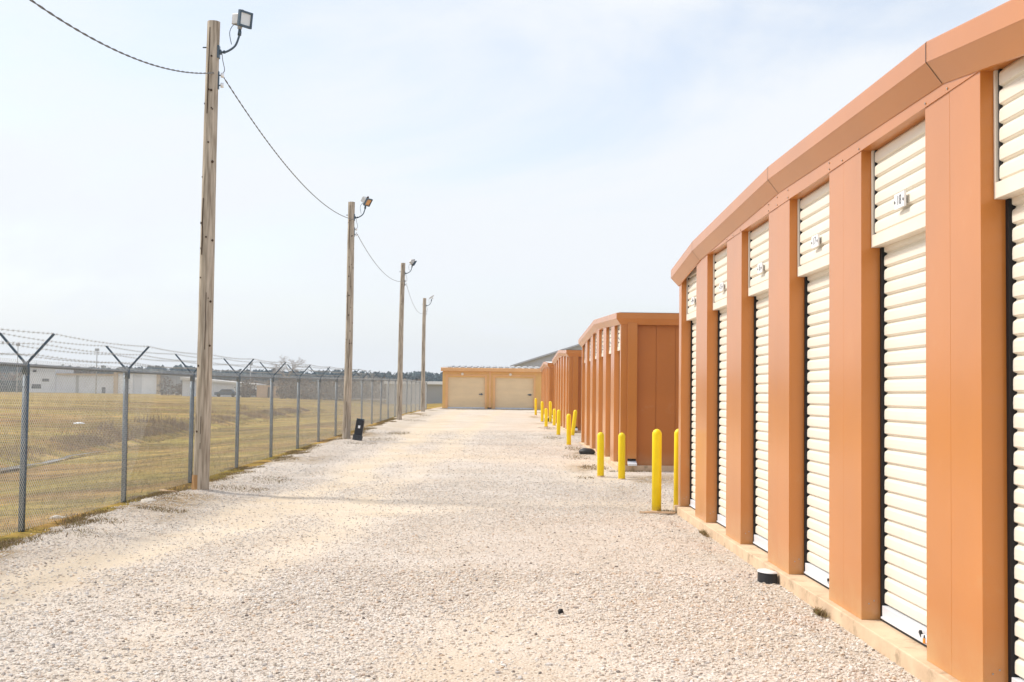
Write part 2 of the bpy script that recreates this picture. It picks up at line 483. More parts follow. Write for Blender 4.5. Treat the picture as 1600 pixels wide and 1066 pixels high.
V, F = grid(xs, ys, lane_z)
lane = fast_mesh("gravel_lane", V, F, [], smooth=True)
tag(lane, kind='structure')
pk, so = lane_masks(V[:, 0], V[:, 1])
for nm, arr in (("packed", pk), ("soil", so)):
    a = lane.data.attributes.new(nm, 'FLOAT', 'POINT')
    a.data.foreach_set('value', arr.astype(np.float32))

def gravel_material():
    m = bpy.data.materials.new("limestone_gravel"); m.use_nodes = True
    t = m.node_tree; b = t.nodes['Principled BSDF']
    b.inputs['Roughness'].default_value = 0.95
    b.inputs['Specular IOR Level'].default_value = 0.15
    c = t.nodes.new("ShaderNodeTexCoord")
    def vor(scale, feat='F1'):
        v = t.nodes.new("ShaderNodeTexVoronoi"); v.inputs['Scale'].default_value = scale; v.feature = feat
        t.links.new(c.outputs['Object'], v.inputs['Vector']); return v
    def noise(scale, detail=5):
        n = t.nodes.new("ShaderNodeTexNoise"); n.inputs['Scale'].default_value = scale; n.inputs['Detail'].default_value = detail
        t.links.new(c.outputs['Object'], n.inputs['Vector']); return n.outputs['Fac']
    def ramp(fac, stops):
        r = t.nodes.new("ShaderNodeValToRGB"); el = r.color_ramp.elements
        while len(el) < len(stops): el.new(0.5)
        for e, (p, col) in zip(el, stops):
            e.position = p; e.color = (*col, 1)
        t.links.new(fac, r.inputs[0]); return r.outputs[0]
    def mix(a, b_, fac, mode='MIX'):
        n = t.nodes.new("ShaderNodeMix"); n.data_type = 'RGBA'; n.blend_type = mode
        if isinstance(fac, float): n.inputs['Factor'].default_value = fac
        else: t.links.new(fac, n.inputs['Factor'])
        for s_, v_ in (('A', a), ('B', b_)):
            if isinstance(v_, tuple): n.inputs[s_].default_value = (*v_, 1)
            else: t.links.new(v_, n.inputs[s_])
        return n.outputs['Result']
    def attr(n_):
        a = t.nodes.new("ShaderNodeAttribute"); a.attribute_name = n_; return a.outputs['Fac']
    v1 = vor(52.0)
    sep = t.nodes.new("ShaderNodeSeparateColor"); t.links.new(v1.outputs['Color'], sep.inputs[0])
    stones = ramp(sep.outputs[0], [(0.0, (0.50, 0.44, 0.38)), (0.25, (0.62, 0.56, 0.50)), (0.6, (0.68, 0.63, 0.58)), (0.85, (0.61, 0.53, 0.45)), (1.0, (0.72, 0.69, 0.64))])
    v2 = vor(120.0)
    sep2 = t.nodes.new("ShaderNodeSeparateColor"); t.links.new(v2.outputs['Color'], sep2.inputs[0])
    fines = ramp(sep2.outputs[0], [(0.0, (0.56, 0.46, 0.34)), (0.5, (0.65, 0.56, 0.44)), (1.0, (0.71, 0.63, 0.52))])
    tint = ramp(noise(0.8, 6), [(0.35, (0.94, 0.90, 0.84)), (0.65, (1.03, 1.02, 1.0))])
    col = mix(mix(stones, fines, attr('packed')), tint, 1.0, 'MULTIPLY')
    soilc = ramp(noise(7.0, 7), [(0.35, (0.24, 0.17, 0.09)), (0.55, (0.40, 0.30, 0.19)), (0.7, (0.58, 0.49, 0.38))])
    col = mix(col, soilc, attr('soil'))
    t.links.new(col, b.inputs['Base Color'])
    h = t.nodes.new("ShaderNodeMath"); h.operation = 'MULTIPLY'
    inv = t.nodes.new("ShaderNodeMath"); inv.operation = 'SUBTRACT'; inv.inputs[0].default_value = 1.0
    t.links.new(attr('packed'), inv.inputs[1])
    t.links.new(v1.outputs['Distance'], h.inputs[0]); t.links.new(inv.outputs[0], h.inputs[1])
    bp = t.nodes.new("ShaderNodeBump"); bp.inputs['Distance'].default_value = 0.012; bp.invert = True
    t.links.new(h.outputs[0], bp.inputs['Height'])
    bp2 = t.nodes.new("ShaderNodeBump"); bp2.inputs['Distance'].default_value = 0.006
    t.links.new(noise(60.0, 5), bp2.inputs['Height']); t.links.new(bp.outputs[0], bp2.inputs['Normal'])
    t.links.new(bp2.outputs[0], b.inputs['Normal'])
    return m
lane.data.materials.append(gravel_material())

# loose crushed stones lying on the lane
def scatter_stones(n, y0, y1, smin, smax, hi):
    X = rng.uniform(-5.45, 5.0, n); Y = y0 + (y1 - y0) * rng.random(n)
    kk = (X < 2.41) | ((Y > 17.0) & (Y < 24.9)) | ((Y > 37.2) & (Y < 43.8))
    X, Y = X[kk], Y[kk]; n = len(X)
    p, s = lane_masks(X, Y)
    e = edge_x(Y)
    keep = rng.random(n) < np.clip(1.0 - 0.92 * p, 0.03, 1) * (1 - 0.45 * s) * smooth(e - 0.05, e + 0.25, X) * (0.35 + 0.65 * np.clip((fbm(X * 0.7, Y * 0.5, 3) - 0.3) * 2.6, 0, 1))
    keep &= ~((X < -0.60 * Y - 1.0) | (X > 0.60 * Y + 1.0))       # nothing outside what a step to the side could see
    X, Y = X[keep], Y[keep]
    n = len(X)
    if hi:
        ph = (1 + 5 ** .5) / 2
        bv = np.array([(-1, ph, 0), (1, ph, 0), (-1, -ph, 0), (1, -ph, 0), (0, -1, ph), (0, 1, ph), (0, -1, -ph), (0, 1, -ph), (ph, 0, -1), (ph, 0, 1), (-ph, 0, -1), (-ph, 0, 1)], float) / 1.9
        bf = np.array([(0, 11, 5), (0, 5, 1), (0, 1, 7), (0, 7, 10), (0, 10, 11), (1, 5, 9), (5, 11, 4), (11, 10, 2), (10, 7, 6), (7, 1, 8), (3, 9, 4), (3, 4, 2), (3, 2, 6), (3, 6, 8), (3, 8, 9), (4, 9, 5), (2, 4, 11), (6, 2, 10), (8, 6, 7), (9, 8, 1)])
    else:
        bv = np.array([(1, 0, 0), (-1, 0, 0), (0, 1, 0), (0, -1, 0), (0, 0, 1), (0, 0, -1)], float)
        bf = np.array([(0, 2, 4), (2, 1, 4), (1, 3, 4), (3, 0, 4), (2, 0, 5), (1, 2, 5), (3, 1, 5), (0, 3, 5)])
    k = len(bv)
    sz = smin + (smax - smin) * rng.random(n) ** 2.6
    sc = sz[:, None] * np.stack([rng.uniform(.8, 1.35, n), rng.uniform(.65, 1.05, n), rng.uniform(.45, .8, n)], 1)
    P = bv[None] * (1 + 0.28 * (rng.random((n, k, 1)) - 0.5) * 2) * sc[:, None, :]
    a = rng.uniform(0, 2 * np.pi, n); b_ = rng.normal(0, .4, n)
    # tilt about x then spin about z
    y_ = P[..., 1] * np.cos(b_)[:, None] - P[..., 2] * np.sin(b_)[:, None]
    z_ = P[..., 1] * np.sin(b_)[:, None] + P[..., 2] * np.cos(b_)[:, None]
    x_ = P[..., 0] * np.cos(a)[:, None] - y_ * np.sin(a)[:, None]
    y2 = P[..., 0] * np.sin(a)[:, None] + y_ * np.cos(a)[:, None]
    z0 = lane_z(X, Y)
    V = np.stack([x_ + X[:, None], y2 + Y[:, None], z_ + (z0 + sz * 0.20)[:, None]], -1).reshape(-1, 3)
    F = (bf[None] + (np.arange(n) * k)[:, None, None]).reshape(-1, 3)
    return V, F
parts = [scatter_stones(150000, 5.3, 11.0, .0045, .0165, True), scatter_stones(140000, 11.0, 22.0, .006, .0165, False), scatter_stones(60000, 22.0, 45.0, .008, .019, False)]
off = 0; VV = []; FF = []
for v_, f_ in parts:
    VV.append(v_); FF.append(f_ + off); off += len(v_)
stones = fast_mesh("gravel_stones", np.concatenate(VV), np.concatenate(FF), M_STONE)
tag(stones, "loose pale crushed stones strewn over the gravel lane", "gravel", kind='stuff')

# ------------------------------------------------------------------ grass
def blades(X, Y, Z, hmin, hmax, w, lean=0.5):
    n = len(X)
    h = hmin + (hmax - hmin) * rng.random(n) ** 1.5
    a = rng.uniform(0, 2 * np.pi, n); l = rng.uniform(0, lean, n) * h; la = rng.uniform(0, 2 * np.pi, n)
    dx = np.cos(a) * w * 0.5; dy = np.sin(a) * w * 0.5
    p0 = np.stack([X - dx, Y - dy, Z - 0.01], 1); p1 = np.stack([X + dx, Y + dy, Z - 0.01], 1)
    p2 = np.stack([X + np.cos(la) * l, Y + np.sin(la) * l, Z + h], 1)
    V = np.stack([p0, p1, p2], 1).reshape(-1, 3)
    return V, np.arange(3 * n).reshape(-1, 3)
# mown dry grass between the fence and the ditch and beyond
n = 60000
Y = 8.5 + 40 * rng.random(n) ** 1.3; X = -5.25 - 8.5 * rng.random(n)
k = (X > -0.52 * Y - 1.0) & (rng.random(n) < 0.25 + 1.2 * np.clip(fbm(X * .8, Y * .5, 3) - 0.3, 0, 1)) & (X < edge_x(Y) + 0.1)
X, Y = X[k], Y[k]
V, F = blades(X, Y, T(X, Y), 0.02, 0.075, 0.010, 1.2)
g = fast_mesh("mown_grass", V, F, M_GRASS)
tag(g, "short dry olive and straw grass covering the bank beyond the fence", "grass", kind='stuff')
n = 70000
Y = 26 + 95 * rng.random(n) ** 1.2; X = -13 - (0.5 * Y) * rng.random(n)
k = (rng.random(n) < np.clip((fbm(X * .25, Y * .14, 4) - 0.36) * 3.2, 0.04, 1)) & (X > -0.50 * Y)
X, Y = X[k], Y[k]
V, F = blades(X, Y, T(X, Y), 0.04, 0.13, 0.028, 1.2)
g = fast_mesh("field_tufts", V, F, M_GRASS)
tag(g, "low dry tufts scattered over the open field beyond the ditch", "grass", kind='stuff')
# brown weeds along the lane's edges and round the posts
pts = []
def clump(cx, cy, rx, ry, n):
    a = rng.uniform(0, 2 * np.pi, n); r = rng.random(n) ** 0.6
    pts.append(np.stack([cx + np.cos(a) * r * rx, cy + np.sin(a) * r * ry], 1))
for _ in range(95):
    yy = rng.uniform(9, 60); clump(float(edge_x(yy)) + rng.normal(0.12, .13), yy, rng.uniform(.08, .35), rng.uniform(.15, .9), int(rng.uniform(120, 520)))
for (cx, cy, rx, ry, nn) in [(-4.35, 15.9, .35, .22, 420), (-4.75, 14.3, .4, .3, 300), (-4.2, 19.6, .5, .5, 420), (-4.0, 21.5, .35, .7, 260), (-4.9, 12.4, .3, .3, 240), (-4.45, 13.2, .35, .35, 160),
                            (-4.0, 34.8, .5, .8, 200), (-3.6, 37.5, .6, .9, 240), (-3.5, 42, .4, 1.2, 300), (-4.3, 55.5, .9, 1.4, 300), (-4.2, 64, .6, 2, 200),
                            (2.02, 26.0, .30, .8, 280), (1.85, 29.5, .35, .9, 260), (2.1, 33.5, .3, 1.2, 300), (1.6, 22.9, .2, .3, 90), (1.75, 40, .35, 1.2, 200), (1.9, 48, .4, 1.5, 260),
                            (2.30, 16.62, .13, .13, 260), (2.37, 14.1, .03, .28, 130), (2.37, 9.0, .03, .14, 150), (2.7, 24.8, .5, .12, 260)]:
    clump(cx, cy, rx, ry, nn)
P = np.concatenate(pts)
V, F = blades(P[:, 0], P[:, 1], np.maximum(lane_z(P[:, 0], P[:, 1]), T(P[:, 0], P[:, 1])), 0.010, 0.045, 0.013, 1.8)
g = fast_mesh("edge_weeds", V, F, M_EDGE)
tag(g, "patchy brown weeds rooted along the edges of the gravel lane", "weeds", kind='stuff')
# ditch reeds
n = 60000
Y = rng.uniform(18, 110, n); X = ditch_x(Y) - 0.55 - np.abs(rng.normal(0, 0.75, n))
k = rng.random(n) < np.clip((fbm(X * 0.6, Y * 0.35, 3) - 0.3) * 2.4, 0.1, 1)
X, Y = X[k], Y[k]
V1, F1 = blades(X, Y, T(X, Y), 0.03, 0.17, 0.018, 1.0)
pl = []
for (cx, cy) in [(-17.3, 59), (-16.4, 58.5), (-15.6, 58), (-14.9, 57.5), (-20, 95), (-19.2, 80), (-16.2, 50)]:
    a = rng.normal(0, 1, (90, 2)) * (0.28, 0.35) + (cx, cy); pl.append(a)
P = np.concatenate(pl)
V2, F2 = blades(P[:, 0], P[:, 1], T(P[:, 0], P[:, 1]), 0.2, 0.62, 0.03, 0.6)
g = fast_mesh("ditch_reeds", np.concatenate([V1, V2]), np.concatenate([F1, F2 + len(V1)]), M_REED)
tag(g, "brown dead stalks lining the far bank of the ditch", "reeds", kind='stuff')

# water in the ditch
wm = bpy.data.materials.new("ditch_water"); wm.use_nodes = True
wb = wm.node_tree.nodes['Principled BSDF']
wb.inputs['Base Color'].default_value = (0.09, 0.08, 0.06, 1); wb.inputs['Roughness'].default_value = 0.12; wb.inputs['Specular IOR Level'].default_value = 0.35
wn = wm.node_tree.nodes.new("ShaderNodeTexNoise"); wn.inputs['Scale'].default_value = 5
wbp = wm.node_tree.nodes.new("ShaderNodeBump"); wbp.inputs['Distance'].default_value = 0.01
wm.node_tree.links.new(wn.outputs['Fac'], wbp.inputs['Height']); wm.node_tree.links.new(wbp.outputs[0], wb.inputs['Normal'])
ys = np.arange(16, 41.01, 0.5)
V = []
for y in ys:
    w_ = 0.02 + (0.13 + .07 * math.sin(y * 2.3)) * min(1, max(0, (41 - y)) / 8)
    o_ = .10 * math.sin(y * 1.1) + .05 * math.sin(y * 2.9)
    V += [(ditch_x(y) + o_ - w_, y, float(G(y)) - 0.665), (ditch_x(y) + o_ + w_ + .05, y, float(G(y)) - 0.665)]
F = np.array([(2 * i, 2 * i + 1, 2 * i + 3, 2 * i + 2) for i in range(len(ys) - 1)])
water = fast_mesh("water", np.array(V, float), F, wm)
tag(water, kind='structure')

# ------------------------------------------------------------------ storage buildings
X0 = 2.467
PW, OW, PITCHY = 0.82, 1.26, 2.08
def text_mesh(s, size):
    cu = bpy.data.curves.new("t", 'FONT'); cu.body = s; cu.size = size; cu.align_x = 'CENTER'; cu.align_y = 'CENTER'; cu.extrude = 0.0006
    ob = bpy.data.objects.new("t", cu); scene.collection.objects.link(ob)
    dg = bpy.context.evaluated_depsgraph_get(); dg.update()
    me = bpy.data.meshes.new_from_object(ob.evaluated_get(dg))
    vs = [tuple(v.co) for v in me.vertices]; fs = [tuple(p.vertices) for p in me.polygons]
    bpy.data.objects.remove(ob); bpy.data.meshes.remove(me); bpy.data.curves.remove(cu)
    return vs, fs

def storage_building(y0, y1, zg, slab, prof, label, nums, detail):
    """front wall on the plane x = X0 facing the lane, prof = roof edge [(y, z)] from y0 to y1"""
    root = empty("storage_building", (X0, y0, zg), label, "storage building", "terracotta self storage buildings along the lane")
    DEP = 14.0
    eave = prof[0][1]
    lint = eave - 0.08
    pbot = lint - 0.67
    ztop = lambda y: float(np.interp(y, [p[0] for p in prof], [p[1] for p in prof]))
    # slab
    b = MB(); b.box(X0 - 0.050, X0 + DEP, y0 - 0.03, y1 + 0.03, zg - 0.4, slab)
    b.build("concrete_slab", CONC, root, bevel=0.008)
    # shell: side walls, back wall, closed body behind the doors
    b = MB()
    sy = y0 + 0.09
    ribs = []
    x = X0 + 0.34; 
    while x < X0 + DEP - 0.02:
        x2 = min(x + 0.40, X0 + DEP - 0.02)
        b.box(x + 0.006, x2 - 0.006, sy, sy + 0.05, slab, eave - 0.1)
        x = x2
    b.box(X0 + 0.2, X0 + DEP - 0.03, sy + 0.012, sy + 0.10, slab, eave - 0.1)
    x = X0 + 0.34
    while x < X0 + DEP - 0.02:
        x2 = min(x + 0.40, X0 + DEP - 0.02)
        b.box(x + 0.006, x2 - 0.006, y1 - 0.14, y1 - 0.09, slab, eave - 0.1)
        x = x2
    b.box(X0 + 0.2, X0 + DEP - 0.03, y1 - 0.19, y1 - 0.102, slab, eave - 0.1)
    b.box(X0 + DEP - 0.03, X0 + DEP, y0 + 0.1, y1 - 0.1, slab, eave - 0.1)
    b.build("side_wall", TERRA_B, root)
    # corner posts on both ends
    for (ya, yb) in ((y0 + 0.03, y0 + 0.085), (y1 - 0.085, y1 - 0.03)):
        b = MB(); b.box(X0 + 0.261, X0 + 0.345, ya, yb, slab, eave - 0.1)
        b.build("corner_post", TERRA, root)
    # downspout box on the end facing the camera
    b = MB()
    b.box(X0 + 0.14, X0 + 0.335, y0 - 0.045, y0 + 0.06, slab + 0.14, eave - 0.16)
    b.box(X0 + 0.155, X0 + 0.32, y0 - 0.03, y0 + 0.05, slab + 0.10, slab + 0.139, 1)  # black block paints the darkness inside the open outlet
    b.build("downspout", [TERRA, BLACK], root, bevel=0.006)
    b = MB(); b.obox((X0 + 0.24, y0 - 0.08, slab + 0.05), (1, 0, 0), (0, 1, 0.3), (0, -0.3, 1), 0.09, 0.10, 0.02)
    b.build("splash_spout", ALU, root)
    # pilasters (two folded sheets with a joint) and openings
    ops = []
    yy = y1 - 0.21
    edges = [(yy, y1)]
    while yy - OW - 0.15 > y0:
        o1 = yy; o0 = yy - OW
        ops.append((o0, o1))
        lo = o0 - PW
        if lo - OW < y0 - 0.1:
            edges.append((y0, o0)); break
        edges.append((lo, o0)); yy = lo
    for i, (a, c) in enumerate(edges):
        b = MB()
        if c - a > 0.5:
            m = (a + c) / 2 + 0.02
            b.box(X0, X0 + 0.26, a, m - 0.0025, slab, lint + 0.02)
            b.box(X0 + 0.0015, X0 + 0.26, m + 0.0025, c, slab, lint + 0.02)
            b.box(X0 + 0.012, X0 + 0.05, m - 0.0024, m + 0.0024, slab, lint, 1)
        else:
            b.box(X0, X0 + 0.26, a, c, slab, lint + 0.02)
        if detail:
            for (xx, zz) in ((0.05, 0.11), (0.085, 0.13)):
                b.tube([(X0 + xx, a - 0.001, slab + zz), (X0 + xx, a - 0.006, slab + zz)], 0.006, 6, 2)
        b.build("pilaster", [TERRA, DARKGAP, SCREW], root, bevel=0.004)
    # frieze above the openings, slightly proud of the pilasters
    b = MB()
    ysamp = sorted(set([y0, y1] + [p[0] for p in prof] + [q for o in ops for q in o] + [a + 0.4 for a, c in edges if c - a > .5]))
    def strip(zlo, zhi_f, xf, xb, mi):
        for a, c in zip(ysamp[:-1], ysamp[1:]):
            za, zc = zhi_f(a), zhi_f(c)
            if za <= zlo + 0.002 and zc <= zlo + 0.002: continue
            za = max(za, zlo + 0.002); zc = max(zc, zlo + 0.002)
            vs = [(xf, a, zlo), (xb, a, zlo), (xb, c, zlo), (xf, c, zlo), (xf, a, za), (xb, a, za), (xb, c, zc), (xf, c, zc)]
            b.add(vs, [(0, 3, 2, 1), (4, 5, 6, 7), (0, 1, 5, 4), (1, 2, 6, 5), (2, 3, 7, 6), (3, 0, 4, 7)], mi)
    strip(lint, lambda y: ztop(y) - 0.02, X0 - 0.006, X0 + 0.14, 0)
    if detail:
        for (a, c) in edges:
            for q in (a + 0.03, c - 0.03, (a + c) / 2 + 0.03):
                if y0 + .1 < q < y1 - .1:
                    b.tube([(X0 - 0.006, q, lint + 0.02), (X0 - 0.012, q, lint + 0.02)], 0.007, 6, 1)
                    if ztop(q) - .3 > lint + .05:
                        b.tube([(X0 - 0.006, q, ztop(q) - 0.285), (X0 - 0.012, q, ztop(q) - 0.285)], 0.007, 6, 1)
    b.build("frieze", [TERRA, SCREW], root)
    # doors
    def corr(b, xf, ya, yb, za, zb, pitch, amp, mi=0):
        n = max(1, int(round((zb - za) / pitch))); p = (zb - za) / n
        pr = []
        m = 14 if detail else 6
        for i in range(n):
            for t, dd in (((0, 0), (.05, .02), (.11, .75), (.16, 1), (.45, 1.04), (.74, .98), (.84, .78), (.93, .2)) if detail else ((0, 0), (.13, 1), (.76, 1), (.92, .2))):
                pr.append((xf - amp * dd, zb - (1 - t) * p - (n - 1 - i) * p))
        pr.append((xf, zb))
        vs = []; fs = []
        for (xx, zz) in pr:
            vs += [(xx, ya, zz), (xx, yb, zz)]
        for i in range(len(pr) - 1):
            fs.append((2 * i, 2 * i + 2, 2 * i + 3, 2 * i + 1))
        b.add(vs, fs, mi, False)
        # side returns so that the sheet has an edge
        k = len(vs); vs2 = [(xf + 0.01, ya, za), (xf + 0.01, ya, zb)] + [(xx, ya, zz) for xx, zz in reversed(pr)]
        b.add(vs2, [tuple(range(len(vs2)))], mi)
    for k, (a, c) in enumerate(ops):
        b = MB()
        b.box(X0 + 0.200, X0 + 0.215, a, c, slab, lint, 0)
        b.box(X0 + 0.128, X0 + 0.199, c - 0.043, c - 0.002, slab + 0.002, pbot - 0.002, 0)
        dback = b.build("door_guide", BLACK, root)
        b = MB()
        corr(b, X0 + 0.165, a + 0.012, c - 0.045, slab + 0.11, pbot + 0.05, 0.094, 0.021)
        b.box(X0 + 0.17, X0 + 0.18, a + 0.012, c - 0.045, slab + 0.02, pbot + 0.05)
        door = b.build("roll_up_door", CREAM, root)
        b = MB()
        b.box(X0 + 0.128, X0 + 0.166, a + 0.012, c - 0.04, slab + 0.012, slab + 0.105)
        b.box(X0 + 0.118, X0 + 0.128, a + 0.012, c - 0.04, slab + 0.018, slab + 0.032)
        b.box(X0 + 0.122, X0 + 0.16, a + 0.012, c - 0.04, slab + 0.003, slab + 0.011, 1)
        b.build("bottom_bar", [ALU, BLACK], door, bevel=0.003)
        if detail:
            b = MB(); q = a + 0.32
            b.obox((X0 + 0.108, q, slab + 0.06), (1, 0, 0), (0, 1, 0), (0, 0, 1), 0.010, 0.05, 0.018, 0)
            b.obox((X0 + 0.108, q + 0.08, slab + 0.075), (1, 0, 0), (0, 1, 0.7), (0, -0.7, 1), 0.008, 0.022, 0.009, 1)
            b.obox((X0 + 0.100, q - 0.01, slab + 0.05), (1, 0, 0), (0, 1, 0), (0, 0, 1), 0.009, 0.013, 0.014, 2)
            b.tube([(X0 + 0.100, q - 0.022, slab + 0.062), (X0 + 0.096, q - .01, slab + 0.082), (X0 + 0.100, q + 0.005, slab + 0.062)], 0.004, 6, 1)
            b.build("latch", [ALU, BLACK, ORANGE], door)
        # fixed corrugated panel above the door
        b = MB()
        top = min(lint, 9)
        corr(b, X0 + 0.100, a + 0.004, c - 0.045, pbot + 0.085, top, 0.094, 0.019)
        panel = b.build("transom_panel", CREAM, root)
        b = MB()
        b.box(X0 + 0.066, X0 + 0.15, a + 0.002, c - 0.026, pbot, pbot + 0.082)
        b.box(X0 + 0.068, X0 + 0.15, c - 0.024, c - 0.002, pbot, top)
        b.build("panel_frame", CREAM_F, panel, bevel=0.002)
        b = MB(); b.box(X0 + 0.104, X0 + 0.11, a, c - 0.026, pbot + 0.083, top - 0.002); b.box(X0 + 0.084, X0 + 0.103, c - 0.047, c - 0.026, pbot + 0.083, top - 0.002); b.build("backing_sheet", BLACK, panel)
        if nums is not None:
            cy = (a + c) / 2 - 0.02; cz = pbot + 0.225; xf = X0 + 0.048
            b = MB(); b.box(xf, xf + 0.014, cy - 0.095, cy + 0.095, cz - 0.048, cz + 0.048); b.box(xf + .0145, xf + .03, cy - .05, cy + .05, cz - .03, cz + .03)
            for q in (-0.081, 0.081):
                b.tube([(xf - 0.004, cy + q, cz - 0.004), (xf + 0.004, cy + q, cz - 0.004)], 0.010, 8, 1)
            vs, fs = text_mesh(nums[k], 0.088)
            b.add([(xf - 0.0015 - z_, cy - x_, cz + y_) for x_, y_, z_ in vs], [tuple(reversed(f)) for f in fs], 1)
            b.build("number_sign", [SIGNW, INK, SCREW], panel, bevel=0.0)
    # roof trim: upright band with a slanting return below, mitred round the corners
    band = [(-0.15, -0.032), (0.101, -0.02), (0.105, -0.028), (0.105, -0.138), (0.099, -0.144), (0.012, -0.258), (-0.001, -0.26), (-0.01, -0.23)]
    st = []
    st.append(((X0 + DEP, y0), (0, -1), eave)); st.append(((X0, y0), (-1, -1), eave))
    for (yy_, zz_) in prof[1:-1]: st.append(((X0, yy_), (-1, 0), zz_))
    st.append(((X0, y1), (-1, 1), eave)); st.append(((X0 + DEP, y1), (0, 1), eave))
    b = MB(); vs = []; m = len(band)
    for (p, d, z) in st:
        for (o, dz) in band:
            vs.append((p[0] + d[0] * o, p[1] + d[1] * o, z + dz))
    fs = []
    for i in range(len(st) - 1):
        for j in range(m - 1):
            fs.append((i * m + j, (i + 1) * m + j, (i + 1) * m + j + 1, i * m + j + 1))
    b.add(vs, fs, 0)
    # joint covers at the kinks
    for (yy_, zz_) in prof[1:-1]:
        pr = [(o + (0.0015 if j else 0), dz) for j, (o, dz) in enumerate(band[1:6])]
        vs = []
        for s in (-0.004, 0.004):
            vs += [(X0 - o - 0.001, yy_ + s, zz_ + dz) for o, dz in pr]
        q = len(pr)
        b.add(vs, [(j, j + 1, q + j + 1, q + j) for j in range(q - 1)], 1)
    b.build("roof_trim", [TERRA, DARKGAP], root)
    # roof sheets
    b = MB(); vs = []
    for (yy_, zz_) in prof:
        vs += [(X0 - 0.03, yy_, zz_ - 0.004), (X0 + DEP + 0.05, yy_, zz_ - 0.004), (X0 - 0.03, yy_, zz_ - 0.05), (X0 + DEP + 0.05, yy_, zz_ - 0.05)]
    fs = []
    for i in range(len(prof) - 1):
        a_ = 4 * i; c_ = 4 * (i + 1)
        fs += [(a_, a_ + 1, c_ + 1, c_), (a_ + 2, c_ + 2, c_ + 3, a_ + 3), (a_ + 1, a_ + 3, c_ + 3, c_ + 1)]
    b.add(vs, fs)
    b.build("roof", HROOF, root)
    return root

storage_building(4.78, 16.83, 0.0, 0.08, [(4.78, 3.365), (6.72, 3.605), (10.76, 3.66), (15.05, 3.53), (16.83, 3.365)],
                 "nearest terracotta storage building with cream roll-up doors at the right edge",
                 ["14", "15", "16", "17", "18", "19"], True)
storage_building(25.0, 37.05, float(G(25)), 0.15, [(25.0, 3.30), (31.0, 3.525), (37.05, 3.27)],
                 "second terracotta storage building, behind the pair of bollards and the black lump on the gravel",
                 ["8", "9", "10", "11", "12", "13"], False)
storage_building(44.0, 56.05, float(G(44)), 0.30, [(44.0, 3.22), (50.1, 3.44), (56.05, 3.20)],
                 "third terracotta storage building, partly hidden behind the second, with a leaning bollard at its corner", None, False)
storage_building(61.5, 73.55, float(G(61)), 0.46, [(61.5, 3.20), (67.5, 3.42), (73.55, 3.18)],
                 "farthest terracotta storage building, beside the ochre garage at the lane's end", None, False)

# ------------------------------------------------------------------ ochre garage across the lane's end
def end_building():
    y = 88.0; zb = float(G(88)); zs = zb + 0.05
    root = empty("garage_building", (-4.2, y, zb), "low ochre garage building with two beige doors closing the end of the lane", "garage building")
    XL, XR = -4.2, 9.0
    D = [(-3.81, -1.13), (-0.385, 2.39)]
    b = MB(); b.box(XL - .1, XR, y - 0.9, y + 12, zb - .4, zs); b.build("concrete_apron", CONC_G, root)
    b = MB(); zt = 3.2; dt = 2.77
    xs_ = [XL, D[0][0], D[0][1], D[1][0], D[1][1], XR]
    for i in range(0, 6, 2):
        b.box(xs_[i], xs_[i + 1], y, y + 0.25, zs, zt)
    for (a, c) in D: b.box(a - .001, c + .001, y + 0.002, y + 0.25, dt, zt)
    b.box(XL, XL + .2, y + .25, y + 12, zs, zt); b.box(XL, XR, y + 11.8, y + 12, zs, zt); b.box(XR - .2, XR, y, y + 11.8, zs, zt)
    b.build("wall", OCHRE, root)
    for (a, c) in D:                                     # pale jamb strips
        b = MB(); b.box(a - .16, a, y - 0.03, y - 0.001, zs, dt + .1); b.box(c, c + .13, y - 0.03, y - .001, zs, dt + .1); b.box(a - .16, c + .13, y - .032, y - .001, dt + .1, dt + .2)
        b.build("door_casing", OCHRE_T, root)
    for (a, c) in D:
        b = MB()
        n = 22; p = (dt - zs - .08) / n
        for i in range(n):
            z = zs + .08 + i * p
            b.box(a, c, y + 0.12, y + 0.14, z, z + p * 0.25); b.box(a, c, y + 0.10, y + 0.14, z + p * .25, z + p)
        d = b.build("roll_up_door", BEIGE, root)
        b = MB(); b.box(a, c, y + .085, y + .12, zs + .01, zs + .085); b.build("bottom_bar", ALU, d)
        b = MB(); b.box(c - .42, c - .14, y + .05, y + .10, 1.52, 1.58); b.box(c - .30, c - .2, y + .04, y + .06, 1.49, 1.62); b.build("latch", STEEL, d)
        b = MB(); b.tube([((a + c) / 2 - .3, y - .06, 3.0), ((a + c) / 2 - .3, y - .0, 3.0)], .10, 12); b.build("number_plate", CREAM_F, root)
    b = MB(); b.box(-0.83, -0.70, y - .09, y - .002, zs + .12, zt); b.obox((-.765, y - .12, zs + .1), (1, 0, 0), (0, 1, .6), (0, -.6, 1), .065, .1, .04); b.build("downspout", OCHRE_T, root)
    b = MB()
    pr = [(-.28, 3.2), (-.28, 3.42), (-.26, 3.45), (0.1, 3.46), (.1, 3.2)]
    vs = []; m = len(pr)
    for x in (XL - .12, XR + .1): vs += [(x, y + o, z) for o, z in pr]
    b.add(vs, [(j, (j + 1) % m, m + (j + 1) % m, m + j) for j in range(m)] + [tuple(range(m)), tuple(range(2 * m - 1, m - 1, -1))])
    b.build("gutter", OCHRE_T, root, bevel=.02)
    b = MB()
    b.add([(XL - .1, y - .2, 3.455), (XR + .1, y - .2, 3.455), (XR + .1, y + 6, 3.70), (XL - .1, y + 6, 3.70), (XR + .1, y + 12.2, 3.4), (XL - .1, y + 12.2, 3.4)], [(0, 1, 2, 3), (3, 2, 4, 5)])
    x = XL + .5
    while x < XR:
        b.obox((x, y + 2.9, 3.60), (1, 0, 0), (0, 1, .0395), (0, -.0395, 1), .13, 3.05, .035, 0); x += .46
    b.build("roof", HGREY, root)
end_building()

